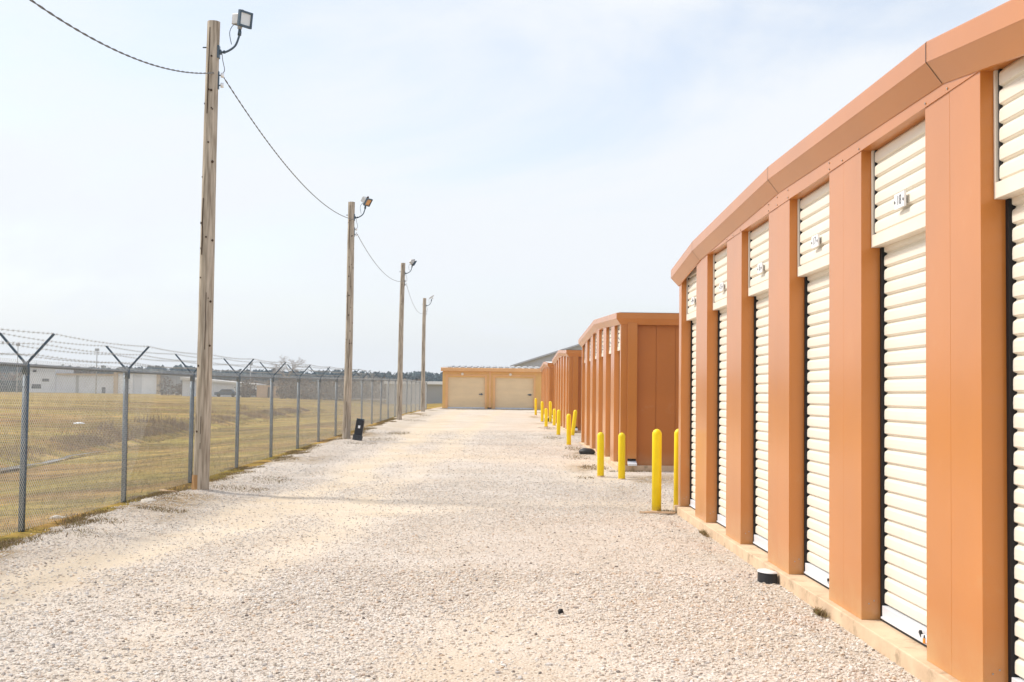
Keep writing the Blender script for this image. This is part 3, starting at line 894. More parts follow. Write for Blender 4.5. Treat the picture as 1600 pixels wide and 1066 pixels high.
# ------------------------------------------------------------------ bollards
def make_bollard():
    root = empty("bollard", (0, 0, 0), "x", "bollard", "yellow bollards at the building corners")
    b = MB()
    r = 0.066; h = 1.13
    pts = [(0, 0, -0.35), (0, 0, h - 0.075)]; rad = [r, r]
    for i in range(1, 7):
        a = i / 6 * math.pi / 2
        pts.append((0, 0, h - 0.075 + math.sin(a) * 0.072)); rad.append(max(0.004, r * math.cos(a)))
    b.tube(pts, rad, 24)
    b.build("sleeve", YELLOW, root)
    b = MB(); b.tube([(0, 0, -0.3), (0, 0, 0.012)], 0.078, 20); b.build("collar", CONC, root, bevel=.003)
    return root
bol = make_bollard()
B = [(2.16, 16.75, 0, 1.13, 0, "tallest looking yellow bollard, standing free in front of the nearest building's far corner"),
     (2.50, 17.04, 0, 1.13, 0.5, "yellow bollard half hidden behind the nearest building's corner pilaster"),
     (2.285, 22.8, .02, .87, 0.2, "yellow bollard right in front of the second building's near corner"),
     (1.945, 23.45, .025, .85, 0, "yellow bollard just right of the black lump on the gravel"),
     (2.01, 35.5, .125, .91, 0, "upright yellow bollard beside the leaning one"),
     (2.46, 41.8, .19, .89, 6.3, "yellow bollard leaning to the right at the third building's corner"),
     (2.02, 42.2, .19, .88, 0, "yellow bollard left of the upright and leaning pair, nearer the lane"),
     (2.27, 51.2, .29, .71, 0, "short yellow bollard close against the third building's wall"),
     (1.875, 49.6, .275, .76, 0, "short yellow bollard standing between two taller ones far down the lane"),
     (2.28, 55.3, .33, .96, 0, "taller yellow bollard at the third building's far end, right of a small black lump"),
     (1.935, 56.1, .335, .94, 0, "taller yellow bollard left of a small black lump far down the lane"),
     (1.975, 67.7, .448, .94, 0, "farthest yellow bollard, standing before the ochre garage")]
for i, (x, y, z, h, tilt, lb) in enumerate(B):
    o = bol if i == 0 else copy_tree(bol)
    o.location = (x, y, z - (1.13 - h))
    if i: o.rotation_euler = (R(rng.normal(0, .5)), R(tilt + rng.normal(0, .4)), 0)
    o['label'] = lb
    for ch in o.children:
        if ch.name.startswith("collar"): ch.location.z = (1.13 - h) * 1.0

# ------------------------------------------------------------------ poles with floodlights
def curve_pts(P, n=8):
    out = []
    P = [Vector(p) for p in P]
    Q = [P[0]] + P + [P[-1]]
    for i in range(1, len(Q) - 2):
        for k in range(n):
            t = k / n
            a, b_, c, d = Q[i - 1], Q[i], Q[i + 1], Q[i + 2]
            out.append(0.5 * ((2 * b_) + (c - a) * t + (2 * a - 5 * b_ + 4 * c - d) * t * t + (3 * b_ - a - 3 * c + d) * t ** 3))
    out.append(P[-1]); return out

def make_pole(x, y, z, H, topdx, face, lens, label, seed, flat=False):
    rs = random.Random(seed)
    root = empty("light_pole", (x, y, z), label, "light pole", "wooden light poles along the fence")
    b = MB(); N = 36; n = 22
    vs = []
    ph = [rs.uniform(0, 6) for _ in range(6)]
    for i in range(N + 1):
        t = i / N; zz = z - 0.4 + (H + 0.4) * t
        rr = 0.124 - 0.026 * t + (0.010 * (1 - t * 14) if t < 1 / 14 else 0)
        cx = x + topdx * t + 0.012 * math.sin(t * 5 + ph[0]); cy = y + 0.010 * math.sin(t * 4 + ph[1])
        for k in range(n):
            a = 2 * math.pi * k / n
            q = rr * (1 + 0.022 * math.sin(3 * a + ph[2] + t * 3) + 0.018 * math.sin(7 * a + ph[3] - t * 5) + rs.uniform(-.012, .012))
            vs.append((cx + q * math.cos(a), cy + q * math.sin(a), zz))
    fs = [(i * n + k, i * n + (k + 1) % n, (i + 1) * n + (k + 1) % n, (i + 1) * n + k) for i in range(N) for k in range(n)]
    b.add(vs, fs, 0, True); b.add(vs[-n:], [tuple(range(n))], 0)
    # long drying crack near the top and scattered knots, sunk into the wood
    for (a0, za, zb_) in ((-1.9, .80, .985), (-1.35, .30, .42), (-1.6, .05, .16), (-2.2, .5, .62)):
        for (q0, q1) in ((za, (za + zb_) / 2), ((za + zb_) / 2, zb_)):
            zz = z + H * (q0 + q1) / 2; t = (q0 + q1) / 2; rr = 0.124 - 0.026 * t
            cx = x + topdx * t + 0.012 * math.sin(t * 5 + ph[0])
            b.obox((cx + rr * .985 * math.cos(a0), y + rr * .985 * math.sin(a0), zz), (math.cos(a0), math.sin(a0), 0), (-math.sin(a0), math.cos(a0), 0), (0.01, 0, 1), .006, .0045, H * (q1 - q0) / 2, 1)
    for i in range(20):
        t = rs.uniform(.03, .95); a0 = rs.uniform(-2.8, -.4); rr = 0.124 - 0.026 * t
        cx = x + topdx * t + 0.012 * math.sin(t * 5 + ph[0])
        c = Vector((cx + rr * math.cos(a0), y + rr * math.sin(a0), z + H * t)); o_ = Vector((math.cos(a0), math.sin(a0), 0))
        b.tube([c - o_ * .02, c + o_ * .003], [rs.uniform(.008, .022)] * 2, 7, 1)
    sh = b.build("wood_shaft", [WOOD, WOOD_D], root)
    tx = x + topdx
    # bracket, curved arm
    zb = z + H * 0.935; xb = tx + 0.085
    b = MB(); b.box(xb - .02, xb + .012, y - .05, y + .05, zb - .10, zb + .10); b.box(xb + .01, xb + .04, y - .03, y + .03, zb - .035, zb + .035)
    b.tube([(tx - .17, y, zb + .07), (tx - .07, y, zb + .07)], .012, 8); b.build("bracket", STEEL, root, bevel=.004)
    b = MB()
    arm = curve_pts([(xb + .01, y, zb), (xb + .12, y, zb + .008), (xb + .25, y, zb + .10), (xb + .31, y, zb + .25), (xb + .32, y, zb + .30)])
    b.tube(arm, .017, 10)
    b.tube([(xb + .07, y, zb + .0), (xb + .10, y, zb + .004)], .026, 10)
    b.tube([(xb + .315, y, zb + .27), (xb + .32, y, zb + .32), (xb + .32, y, zb + .40)], [.03, .03, .018], 10)
    cb = curve_pts([(xb + .20, y - .02, zb + .12), (xb + .17, y - .03, zb + .30), (xb + .22, y - .03, zb + .42), (xb + .30, y - .01, zb + .44)])
    b.tube(cb, .006, 6)
    b.build("lamp_arm", STEEL, root)
    # floodlight
    c = Vector((xb + .33, y, zb + .52)); f = Vector(face).normalized(); s = f.cross(Vector((0, 0, 1))).normalized(); u = s.cross(f)
    b = MB()
    if flat:
        b.obox(c, f, s, u, .16, .10, .02)
    else:
        b.obox(c - f * .03, f, s, u, .085, .085, .085)
    b.obox(c - u * .10, f, s, u, .03, .03, .05)
    fl = b.build("floodlight", LAMPG, root, bevel=.012)
    if not flat:
        b = MB(); e = c + f * .11; hw, hh = .13, .125
        for (ss, uu, w1, w2) in ((0, hh - .016, hw, .016), (0, -hh + .016, hw, .016), (hw - .016, 0, .016, hh - .032), (-hw + .016, 0, .016, hh - .032)):
            b.obox(e + s * ss + u * uu, f, s, u, .022, w1, w2)
        b.obox(e - f * .03, f, s, u, .02, .105, .10)
        b.build("lens_frame", STEEL, fl)
        b = MB(); b.obox(e, f, s, u, .006, .112, .107); b.build("lens", lens, fl)
        b = MB(); b.tube([c + u * .08 + f * .02, c + u * .13 + f * .02], .035, 12); b.tube([c + u * .125 + f * .02, c + u * .155 + f * .02], [.032, .022], 12); b.build("photocell", CAP_R, fl)
    # insulators and service wire
    b = MB(); zi = z + H * .885
    b.box(tx + .075, tx + .10, y - .02, y + .02, zi - .22, zi + .06)
    for q in (0, -.16):
        b.tube([(tx + .09, y, zi + q), (tx + .17, y - .01, zi + q)], .011, 8)
        b.tube([(tx + .15, y - .01, zi + q - .035), (tx + .15, y - .01, zi + q + .035)], [.026, .026], 10, 1)
    b.build("insulator_bracket", [STEEL, SIGNW], root)
    b = MB(); b.tube(curve_pts([(xb + .05, y - .01, zb - .01), (xb + .07, y - .02, zb - .14), (xb + .10, y - .02, zi + .08), (tx + .15, y - .02, zi + .02)]), .006, 6); b.build("drop_wire", CABLE, root)
    return root, (tx + .15, y, zi)

P1 = make_pole(-4.63, 18.95, 0.0, 7.38, .05, (.78, -.62, -.12), LENS, "tall near wooden light pole with a grey floodlight, crossing the fence line", 1)
P2 = make_pole(-4.63, 36.75, .15, 7.2, .05, (.70, -.45, -.55), LENS_O, "second wooden light pole, with a black box leaning beside its foot", 2)
P3 = make_pole(-4.60, 55.3, .30, 7.2, .09, (.75, .35, -.5), LENS, "third wooden light pole down the fence, its floodlight turned away", 3)
P4 = make_pole(-4.62, 72.5, .50, 6.75, .02, (.8, -.1, .55), LENS, "farthest wooden light pole, with a thin flat lamp tilted upwards", 4, flat=True)
# rusty stain collar at the first pole's foot is part of that pole
b = MB(); b.tube([(-4.63, 18.95, .0), (-4.632, 18.95, .28)], [.131, .124], 22, caps=False); b.build("stained_foot", WOOD_B, P1[0])

def overhead(a, c, dip, label, r=.0085, twist=True):
    a = Vector(a); c = Vector(c); n = max(40, int((c - a).length * 14)); b = MB(); p1 = []; p2 = []
    for i in range(n + 1):
        t = i / n; p = a.lerp(c, t); p.z -= dip * 4 * t * (1 - t)
        an = i * 0.9
        o = Vector((math.cos(an), 0, math.sin(an))) * r * .75
        p1.append(p + o); p2.append(p - o)
    b.tube(p1, r * .72, 5); b.tube(p2, r * .72, 5)
    o = b.build("overhead_cable", CABLE, origin=a)
    return tag(o, label, "cable", "overhead cables strung between the light poles")
q1, q2, q3, q4 = P1[1], P2[1], P3[1], P4[1]
overhead((-4.50, .7, 6.5), (q1[0] - .12, q1[1], q1[2] + .04), 1.30, "overhead cable entering from the top left corner to the nearest light pole")
overhead((q1[0], q1[1], q1[2]), (q2[0] - .1, q2[1], q2[2] + .3), .46, "overhead cable sagging between the nearest and second light poles")
overhead((q2[0], q2[1], q2[2] - .1), (q3[0] - .1, q3[1], q3[2]), .46, "overhead cable sagging between the second and third light poles", .0075)
overhead((q3[0], q3[1], q3[2] - .1), (q4[0] - .1, q4[1], q4[2]), .60, "thin overhead cable between the third and farthest light poles", .0065)

# ------------------------------------------------------------------ chain-link fence with barbed wire
FX = -5.27; FP = 3.65; FY0 = 9.90; NP = 22; FH = 1.835
fence = empty("chain_link_fence", (FX, FY0, 0), "long grey chain-link fence with Y-shaped arms carrying barbed wire, left of the lane", "fence")
py = [FY0 - FP + i * FP for i in range(NP + 1)]
gz = lambda y: float(T(FX, y)) 
jig = [random.uniform(-.03, .03) for _ in py]
for i, y in enumerate(py):
    z = gz(y); b = MB()
    b.tube([(FX, y, z - .3), (FX + jig[i] * .5, y, z + FH - .02)], .036, 14)
    if y < 40:
        for q in (.25, .7, 1.15, 1.6):
            b.tube([(FX, y, z + q - .004), (FX, y, z + q + .004)], .0385, 12)
    post = b.build("post", STEEL, fence)
    b = MB()
    b.tube([(FX, y, z + FH - .10), (FX, y, z + FH + .01), (FX, y, z + FH + .04)], [.042, .042, .022], 12)
    for s in (-1, 1):
        b.obox((FX + s * .155, y, z + FH + .19), (s * .29, 0, .33), (0, 1, 0), (-.33 * s, 0, .29), .22, .014, .011)
    b.build("barb_arm", STEEL, post)
def rail(dz, r, name):
    b = MB(); b.tube([(FX, y, gz(y) + dz) for y in py], r, 10); return b.build(name, STEEL, fence)
rail(FH, .021, "top_rail")
# fabric: wires woven in two diagonal directions, tips standing above the rail
vs = []; fs = []
def thin(p, q, r):
    o = len(vs); d = (Vector(q) - Vector(p)).normalized(); u = d.cross(Vector((1, 0, 0))).normalized(); w = Vector((1, 0, 0))
    for c in (Vector(p), Vector(q)):
        for k in range(3):
            a = k * 2.0944; vs.append(tuple(c + (u * math.cos(a) + w * math.sin(a)) * r))
    for k in range(3):
        k2 = (k + 1) % 3; fs.append((o + k, o + k2, o + 3 + k2, o + 3 + k))
S = .058; HH = FH + .062
ya, yb = py[0], py[-1]
k = 0
y = ya - HH
while y < yb:
    for s in (1, -1):
        if s == 1: p0, p1 = (y, 0.02), (y + HH - .02, HH)
        else: p0, p1 = (y + HH - .02, 0.02), (y, HH)
        # clip to the fence's ends
        a_, b_ = max(min(p0[0], p1[0]), ya), min(max(p0[0], p1[0]), yb)
        if b_ - a_ < .02: continue
        def zz(t): 
            u_ = (t - p0[0]) / (p1[0] - p0[0]); return p0[1] + (p1[1] - p0[1]) * u_
        m_ = (a_ + b_) / 2
        xo = FX + .03 + (.002 if s == 1 else -.002)
        thin((xo, a_, gz(a_) + zz(a_)), (xo, m_, gz(m_) + zz(m_)), .0019 if m_ < 18 else .0012)
        thin((xo, m_, gz(m_) + zz(m_)), (xo, b_, gz(b_) + zz(b_)), .0019 if m_ < 18 else .0012)
    y += S
me_o = fast_mesh("chain_link_mesh", np.array(vs), np.array(fs), WIRE)
me_o.data.transform(Matrix.Translation(-fence.location)); me_o.parent = fence
# barbed strands
for s in (-1, 1):
    for j, q in enumerate((.30, .62, .95)):
        vs = []; fs = []
        for i in range(len(py) - 1):
            for m_ in range(6):
                t0, t1 = m_ / 6, (m_ + 1) / 6
                P = []
                for t in (t0, t1):
                    yy = py[i] + FP * t
                    zb_ = (gz(py[i]) * (1 - t) + gz(py[i + 1]) * t)
                    P.append((FX + s * .31 * q, yy, zb_ + FH + .015 + .36 * q - .028 * 4 * t * (1 - t)))
                thin(P[0], P[1], .0024)
        yy = py[0]
        while yy < 45:
            i = int((yy - py[0]) / FP); t = (yy - py[i]) / FP
            zb_ = gz(py[i]) * (1 - t) + gz(py[i + 1]) * t + FH + .015 + .36 * q - .028 * 4 * t * (1 - t)
            c = Vector((FX + s * .31 * q, yy, zb_))
            for d in ((.012, .006, .016), (-.012, .006, .016)):
                d = Vector(d); thin(c - d, c + d, .0022)
            thin(c - Vector((0, .012, 0)), c + Vector((0, .012, 0)), .0052)
            yy += .125 + .01 * ((i * 7) % 3)
        o = fast_mesh("barbed_wire", np.array(vs), np.array(fs), WIRE)
        o.data.transform(Matrix.Translation(-fence.location)); o.parent = fence

# ------------------------------------------------------------------ small things on the ground
def bait_station(name, c, rot, tilt, sx, sy, sz, label, mats, rings=((0, 1.0), (.82, .98), (.86, 1.03), (1, .97))):
    root = empty(name, c, label, "box")
    o = MB(); n = 20; prof = []
    # rounded front, flat back
    for i in range(n + 1):
        a = math.pi * i / n
        prof.append((-math.sin(a) * sx if True else 0, math.cos(a) * sy))
    prof = [(sx * .35, sy)] + prof + [(sx * .35, -sy)]
    vs = []
    for (z, k_) in [(a_ * sz, b_) for a_, b_ in rings]:
        vs += [(x * k_, y * k_, z) for x, y in prof]
    m = len(prof); fs = []
    for i in range(3):
        for j in range(m):
            j2 = (j + 1) % m; fs.append((i * m + j, i * m + j2, (i + 1) * m + j2, (i + 1) * m + j))
    mw = Matrix.Rotation(rot, 4, 'Z') @ Matrix.Rotation(tilt, 4, 'Y')
    V_ = [Vector(c) + mw @ Vector(p) for p in vs]
    o.add(V_, fs[:2 * m] , 0); o.add(V_, [tuple(reversed(range(m)))], 0)
    o.build("body", mats[0], root, bevel=.004)
    o = MB(); o.add(V_[2 * m:], [(j, (j + 1) % m, m + (j + 1) % m, m + j) for j in range(m)] + [tuple(range(m, 2 * m))], 0)
    o.build("lid", mats[1], root, bevel=.004)
    return root
WHITEPL = mat("pale_lid_plastic", (0.74, 0.75, 0.76), .45)  # pale plastic for one box lid
bait_station("bait_box", (2.345, 10.62, -.02), R(12), 0, .085, .125, .10, "black half-round box with a pale lid against the nearest building's slab", [BLKPL, WHITEPL])
bait_station("bait_box", (2.20, 30.8, .09), R(75), R(4), .13, .20, .15, "black lump-like box on the gravel beside the second building", [BLKPL, BLKPL], ((0, .92), (.45, 1.05), (.78, .88), (1, .5)))
bait_station("bait_box", (2.17, 56.3, .34), R(60), 0, .10, .15, .16, "tiny black box between bollards beside the third building", [BLKPL, BLKPL])
bait_station("bait_box", (-0.78, 87.7, .49), R(90), 0, .10, .15, .12, "tiny dark box on the ground between the two garage doors", [BLKPL, BLKPL])
# tall black case leaning by the second pole
c = Vector((-4.27, 36.5, .13)); root = empty("plastic_case", c, "upright black plastic case with a pale tag, leaning beside the second light pole", "case")
A = Vector((.98, 0, -.14)).normalized(); U = Vector((.14, .10, .98)).normalized(); Yv = U.cross(A)
b = MB(); b.obox(c + U * .40, A, Yv, U, .118, .10, .24); b.build("upper_case", BLKPL, root, bevel=.03)
b = MB(); b.obox(c + U * .085, A, Yv, U, .138, .125, .09); b.build("base_case", BLKPL2, root, bevel=.02)
b = MB(); b.obox(c + U * .655, A, Yv, U, .12, .095, .014); b.box(0, 0, 0, 0, 0, 0) if False else None; b.build("grey_cap", STEEL, root, bevel=.01)
sgn = -1 if Yv.y > 0 else 1
b = MB(); b.obox(c + U * .42 + Yv * sgn * .101, A, Yv, U, .032, .004, .042); b.build("tag", SIGNW, root, bevel=.004)

def plank(p, q, w, h, label):
    p = Vector(p); q = Vector(q); d = (q - p); L = d.length; d.normalize(); s = d.cross(Vector((0, 0, 1))).normalized(); n = 9
    b = MB(); vs = []
    for i in range(n + 1):
        t = i / n; c = p + d * L * t; ww = w * (.75 + .25 * math.sin(t * 9) * .4 + .1 * random.random()) * (1 if 0 < i < n else .6)
        for (a, z) in ((-1, 0), (1, 0), (.8, 1), (-.8, 1)):
            vs.append(c + s * a * ww / 2 + Vector((0, 0, z * h * (.8 + .4 * random.random()))))
    fs = [(i * 4 + k, i * 4 + (k + 1) % 4, (i + 1) * 4 + (k + 1) % 4, (i + 1) * 4 + k) for i in range(n) for k in range(4)]
    fs += [(3, 2, 1, 0), (n * 4, n * 4 + 1, n * 4 + 2, n * 4 + 3)]
    b.add(vs, fs); return tag(b.build("weathered_board", STRAW, origin=p), label, "board")
plank((-5.35, 19.3, -.015), (-4.50, 18.3, .01), .09, .03, "tan weathered board half buried at the nearest light pole's foot")
plank((1.90, 16.50, .0), (2.38, 16.48, .0), .06, .022, "short tan board lying at the foot of the nearest bollard pair")
def rock(p, r, label, m, name="stone", cat="stone"):
    b = MB(); bm = bmesh.new(); bmesh.ops.create_icosphere(bm, subdivisions=2, radius=1)
    rs = random.Random(p[0]); vs = []
    for v in bm.verts:
        k_ = 1 + rs.uniform(-.15, .15); vs.append((p[0] + v.co.x * r[0] * k_, p[1] + v.co.y * r[1] * k_, p[2] + v.co.z * r[2] * k_))
    b.add(vs, [tuple(v.index for v in f.verts) for f in bm.faces]); bm.free()
    return tag(b.build(name, m, origin=p), label, cat)
LIME = mat("pale_limestone", (.62, .56, .48), .9, var=.12, vscale=20, bump=.004, bscale=40)
rock((-5.43, 15.1, -.02), (.10, .07, .05), "flat pale stone in the grass just inside the nearest fence panel", LIME)
rock((-4.86, 17.0, .03), (.11, .10, .05), "pale stone sunk in the weeds near the second visible fence post", LIME)
rock((.455, 8.86, .012), (.022, .02, .024), "small black clod alone in the middle of the gravel lane", BLACK, "clod", "clod")
rock((-19.3, 56.0, float(T(-19.3, 56.0)) + .02), (.26, .14, .06), "white scrap lying in the field beyond the ditch", SIGNW, "scrap", "scrap")

# ------------------------------------------------------------------ things across the field
def part_boxes(root, name, m, boxes, bevel=0):
    b = MB()
    for bx_ in boxes: b.box(*bx_)
    return b.build(name, m, root, bevel)
g0 = .35
r_ = empty("hangar", (-121, 345, g0), "long low pale hangar with a taller left section at the far side of the field", "hangar", "airfield hangars across the field")
part_boxes(r_, "wall", HWHITE, [(-134, -126, 345, 360, g0 - .5, 7.6), (-126.02, -109.4, 345.5, 360, g0 - .5, 5.5)])
part_boxes(r_, "roof", HTAN, [(-134.4, -125.6, 344.6, 360.4, 7.6, 8.0), (-125.6, -109.3, 345, 360.4, 5.5, 6.0)])
for i, (a, c, z0_, z1_) in enumerate([(-132.2, -131.2, 6.2, 6.9), (-129.6, -127.6, 3.6, 4.4), (-132.4, -129.8, 1.6, 2.8), (-112.8, -111.8, g0, 2.2), (-120.2, -119.4, g0, 5.4)]):
    part_boxes(r_, "opening" if i < 4 else "wall_joint", DWIN if i < 4 else HGREY, [(a, c, 344.9 if a < -126 else 345.4, 345.05 if a < -126 else 345.6, z0_, z1_)])
r_ = empty("hangar", (-100, 345, g0), "square hangar with bright white sliding doors and tan trim", "hangar", "airfield hangars across the field")
part_boxes(r_, "wall", HGREY, [(-108.6, -92.0, 346.0, 362, g0 - .5, 6.2)])
part_boxes(r_, "trim", HTAN, [(-109.3, -108.2, 344.6, 346.4, g0 - .5, 7.0), (-97.2, -96.3, 344.6, 346.4, g0 - .5, 6.6), (-108.2, -97.2, 344.8, 346.2, 6.2, 6.8)])
for (a, c) in ((-108.2, -104.0), (-101.5, -97.2)): part_boxes(r_, "sliding_door", HDOOR, [(a, c, 345.2, 345.6, g0, 6.15)])
part_boxes(r_, "middle_panel", HWHITE, [(-103.95, -101.55, 345.4, 345.9, g0, 6.15)])
part_boxes(r_, "roof", HROOF, [(-108.2, -91.8, 346.2, 362.2, 6.21, 6.45)])
r_ = empty("hangar", (-56, 230, .45), "low grey shed with a bright white sloping roof, right of the nearest light pole", "shed", "airfield hangars across the field")
b = MB(); b.add([(-60, 230, .1), (-46.7, 230, .1), (-46.7, 230, 2.6), (-60, 230, 3.6), (-60, 241, .1), (-46.7, 241, .1), (-46.7, 241, 2.6), (-60, 241, 3.6)], [(0, 1, 2, 3), (1, 5, 6, 2), (5, 4, 7, 6), (4, 0, 3, 7)]); b.build("wall", HWHITE, r_)
b = MB(); b.add([(-60.3, 229.5, 3.62), (-46.4, 229.5, 2.6), (-46.4, 229.5, 2.95), (-60.3, 229.5, 4.1), (-60.3, 241.5, 3.62), (-46.4, 241.5, 2.6), (-46.4, 241.5, 2.95), (-60.3, 241.5, 4.1)], [(0, 1, 2, 3), (1, 5, 6, 2), (5, 4, 7, 6), (4, 0, 3, 7), (3, 2, 6, 7)]); b.build("roof", HROOF, r_)
part_boxes(r_, "lean_to", CREAM_F, [(-48.6, -46.9, 228, 229.8, .1, 2.0)])
r_ = empty("tan_shed", (-41, 215, .45), "small pinkish tan shed with a dark doorway beyond the fence", "shed")
part_boxes(r_, "wall", TANW, [(-43.0, -41.1, 215, 220, .1, 2.65), (-40.7, -39.0, 215, 220, .1, 2.5), (-41.1, -40.7, 216, 220, .1, 2.5)])
part_boxes(r_, "doorway", DWIN, [(-41.12, -40.68, 215.4, 215.9, .1, 2.3)])
r_ = empty("storage_hall", (-8, 160, .47), "long low grey building with a white roof behind the fence's far end", "warehouse")
part_boxes(r_, "wall", HGREY, [(-15, 4, 160, 175, .1, 2.75)]); part_boxes(r_, "roof", HDOOR, [(-15.3, 4.3, 159.6, 175.4, 2.751, 3.15)])
# grey-roofed warehouse behind the lane's end
r_ = empty("warehouse", (8, 130, .47), "large blue-grey roofed warehouse rising behind the ochre garage", "warehouse")
b = MB(); vs = [(1.4, 130, .1), (24, 130, .1), (24, 130, 4.6), (12.7, 130, 8.3), (1.4, 130, 4.6)]
vs2 = [(x, y + 30, z) for x, y, z in vs]
b.add(vs + vs2, [(0, 1, 2, 3, 4), (9, 8, 7, 6, 5), (0, 4, 9, 5), (1, 6, 7, 2)])
b.build("wall", GROOF, r_)
b = MB()
for (a, c) in (((1.0, 4.47), (12.7, 8.31)), ((12.7, 8.31), (24.4, 4.47))):
    b.add([(a[0], 129.6, a[1]), (c[0], 129.6, c[1]), (c[0], 160.4, c[1]), (a[0], 160.4, a[1]), (a[0], 129.6, a[1] + .18), (c[0], 129.6, c[1] + .18), (c[0], 160.4, c[1] + .18), (a[0], 160.4, a[1] + .18)],
          [(0, 3, 2, 1), (4, 5, 6, 7), (0, 1, 5, 4), (2, 3, 7, 6), (1, 2, 6, 5), (3, 0, 4, 7)])
b.build("roof", GROOF, r_)
# parked vehicle shapes by the grey shed
def far_car(x, y, m, label):
    z = float(T(x, y)); r_ = empty("parked_car", (x, y, z), label, "car", "cars parked by the sheds")
    b = MB(); pr = [(-2.1, .35), (-2.1, .85), (-1.3, .95), (-.8, 1.45), (.9, 1.45), (1.4, .95), (2.1, .85), (2.1, .35)]
    vs = [(x + a, y - .85, z + h) for a, h in pr] + [(x + a, y + .85, z + h) for a, h in pr]; n = len(pr)
    b.add(vs, [tuple(range(n)), tuple(reversed(range(n, 2 * n)))] + [(i, n + i, n + (i + 1) % n, (i + 1) % n) for i in range(n)]); b.build("body", m, r_, bevel=.08)
    for q in (-1.3, 1.3):
        b = MB(); b.tube([(x + q, y - .9, z + .33), (x + q, y - .7, z + .33)], .33, 14); b.build("wheel", BLACK, r_)
    b = MB(); b.add([(x - 1.1, y - .862, z + 1.0), (x + 1.15, y - .862, z + 1.0), (x + .8, y - .862, z + 1.38), (x - .72, y - .862, z + 1.38)], [(0, 1, 2, 3)]); b.build("side_window", DWIN, r_)
far_car(-49.8, 222, STEEL, "dark grey car parked in front of the low grey shed")
far_car(-45.0, 220, BLKPL, "nearly black car parked between the grey shed and the tan shed")

tag(fast_mesh("airfield_road", *(lambda v: (np.array(v, float), np.array([(0, 1, 2, 3)])))([(-95, 322, .46), (10, 143, .53), (10, 152, .53), (-95, 336, .46)]), PINK), kind='structure')

# distant light masts
for (x, y, h, lb) in ((-118.8, 300, 12.6, "thin distant mast at the left edge of the skyline"), (-99.4, 300, 11.6, "thin distant mast standing above the long pale hangar"), (-61.6, 300, 8.6, "thin distant mast right of the nearest light pole, above the white-roofed shed")):
    b = MB(); b.tube([(x, y, 0), (x, y, h)], [.16, .11], 8); b.box(x - .5, x + .5, y - .1, y + .1, h - .6, h)
    tag(b.build("mast", HGREY, origin=(x, y, 0)), lb, "mast", "thin masts on the skyline")

# bare trees
def bare_tree(x, y, H, W, label, seed, depth=6):
    z = float(T(x, y)); rs = random.Random(seed)
    root = empty("bare_tree", (x, y, z), label, "tree", "bare winter trees on the skyline")
    tr = MB(); cr_ = MB()
    def br(p, d, L, r, k):
        q = p + d * L
        mb = tr if k >= depth - 1 else cr_
        mid = p + d * L * .5 + Vector((rs.uniform(-1, 1), rs.uniform(-1, 1), 0)) * L * .06
        mb.tube([p, mid, q], [r, r * .85, r * .65], 5 if k > 2 else 3, caps=False)
        if k == 0: return
        for _ in range(3 if k > 1 else 4):
            dd = (d + Vector((rs.gauss(0, .55), rs.gauss(0, .55), rs.gauss(.05, .32)))).normalized()
            br(q if rs.random() < .6 else p + d * L * rs.uniform(.5, 1), dd, L * rs.uniform(.62, .82), r * .60, k - 1)
    br(Vector((x, y, z)), Vector((0, 0, 1)), H * .22, W * .030, depth)
    tr.build("trunk", BARK, root); cr_.build("crown", BARK, root)
bare_tree(-46, 262, 13.5, 8, "wide bare leafless tree on the skyline between the near light poles", 5)
bare_tree(-29.5, 262, 10.5, 5, "small bare leafless tree on the skyline just right of the second light pole", 8, 5)

# leafy clusters for the far wood and nearer brush
def leaf_cloud(centres, per, name, m, label, cat, size):
    """centres: (n,6) x,y,z, rx, ry, rz"""
    C = np.repeat(centres, per, axis=0); n = len(C)
    d = rng.normal(size=(n, 3)); d /= np.linalg.norm(d, axis=1)[:, None]; r = rng.random(n) ** .45
    P = C[:, :3] + d * r[:, None] * C[:, 3:]
    a = rng.normal(size=(n, 3)); a /= np.linalg.norm(a, axis=1)[:, None]; b_ = np.cross(a, rng.normal(size=(n, 3))); b_ /= np.linalg.norm(b_, axis=1)[:, None]
    s = size * rng.uniform(.5, 1.3, n)[:, None]
    V = np.stack([P - a * s, P + b_ * s * .8, P + a * s, P - b_ * s * .8], 1).reshape(-1, 3)
    o = fast_mesh(name, V, np.arange(4 * n).reshape(-1, 4), m)
    return tag(o, label, cat, kind='stuff')
cs = []
for i in range(860):
    y = rng.uniform(585, 640); x = rng.uniform(-425, 160)
    h = 9.2 + 1.6 * fbm(np.array([x * .03]), np.array([2.0]))[0] * 2 + rng.normal(0, .35) + (2.0 if x < -150 else 0)
    cs.append((x, y, h * .5, rng.uniform(3, 6), 4, h * .52))
leaf_cloud(np.array(cs), 170, "far_wood", M_FAR, "hazy dark evergreen wood along the horizon", "woodland", 1.1)
cs = []
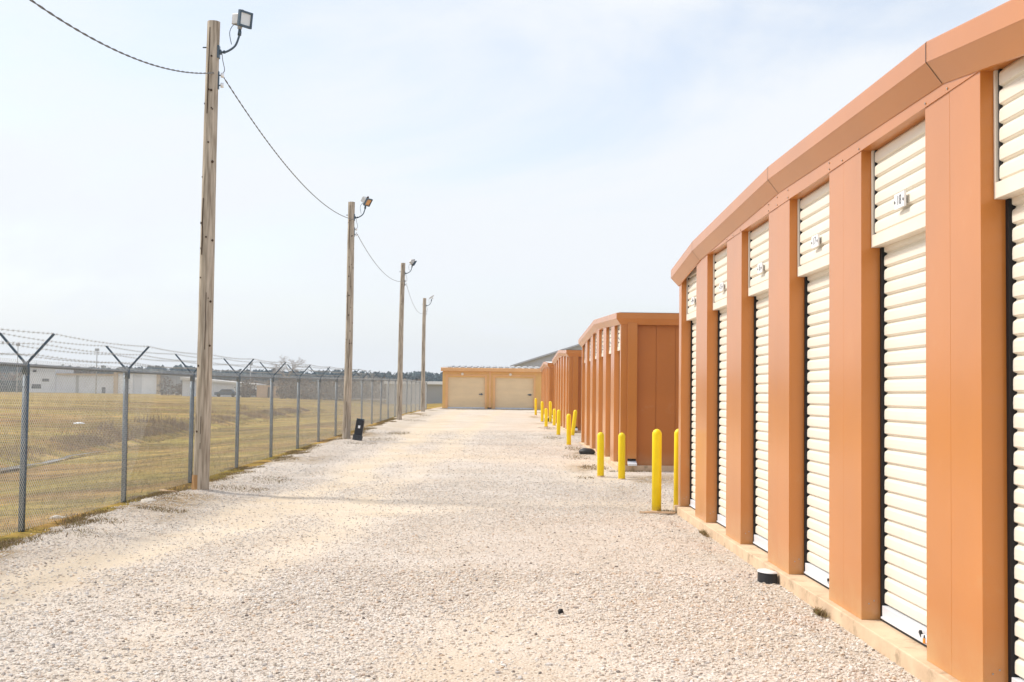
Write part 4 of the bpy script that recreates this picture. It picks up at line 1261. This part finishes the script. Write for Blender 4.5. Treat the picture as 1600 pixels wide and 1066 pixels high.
for i in range(170):
    x = rng.uniform(-46, -14) * 1.0; y = rng.uniform(205, 250); x = x * y / 220
    if -44 < x * 215 / y < -38.5: y = rng.uniform(240, 255)
    h = rng.uniform(2.0, 4.2); cs.append((x, y, .4 + h * .45, rng.uniform(1, 2.4), 1.5, h * .5))
for i in range(120):
    x = rng.uniform(-90.5, -62); y = 372 + rng.uniform(0, 20); h = rng.uniform(3.5, 6.5); cs.append((x, y, h * .45, rng.uniform(2, 4), 2, h * .5))
for i in range(60):
    x = rng.uniform(-100, -60); y = rng.uniform(258, 290); h = rng.uniform(2.5, 4.6); cs.append((x * .72, y, .3 + h * .45, rng.uniform(1.5, 3), 2, h * .5))
leaf_cloud(np.array(cs), 330, "brush", M_BRUSH, "grey-brown leafless brush between the sheds and the far wood", "brush", .19)
cs = []
for i in range(40):
    x = rng.uniform(-162, -136); y = 350 + rng.uniform(0, 14); h = rng.uniform(3.4, 4.4); cs.append((x, y, h * .45, 2.5, 2, h * .5))
leaf_cloud(np.array(cs), 220, "evergreen_hedge", M_FAR, "dark green hedge left of the long pale hangar", "hedge", .5)
cs = []
for i in range(50):
    x = rng.uniform(-175, -136); y = 400 + rng.uniform(0, 20); h = rng.uniform(6.5, 8.5); cs.append((x, y, h * .5, 4, 3, h * .5))
leaf_cloud(np.array(cs), 150, "brown_wood", M_BRUSH, "russet brown bare trees behind the dark hedge at the left edge", "woodland", .6)

# ------------------------------------------------------------------ haze
hz = MB(); hz.box(-436, 436, -66, 697, -2.5, 26)
hm = bpy.data.materials.new("thin_haze"); hm.use_nodes = True
ht = hm.node_tree; ht.nodes.clear()
ho = ht.nodes.new("ShaderNodeOutputMaterial"); hv = ht.nodes.new("ShaderNodeVolumePrincipled")
hv.inputs['Color'].default_value = (.74, .86, .98, 1); hv.inputs['Density'].default_value = 0.00045; hv.inputs['Anisotropy'].default_value = 0.2
ht.links.new(hv.outputs[0], ho.inputs['Volume'])
tag(hz.build("haze", hm), kind='stuff')
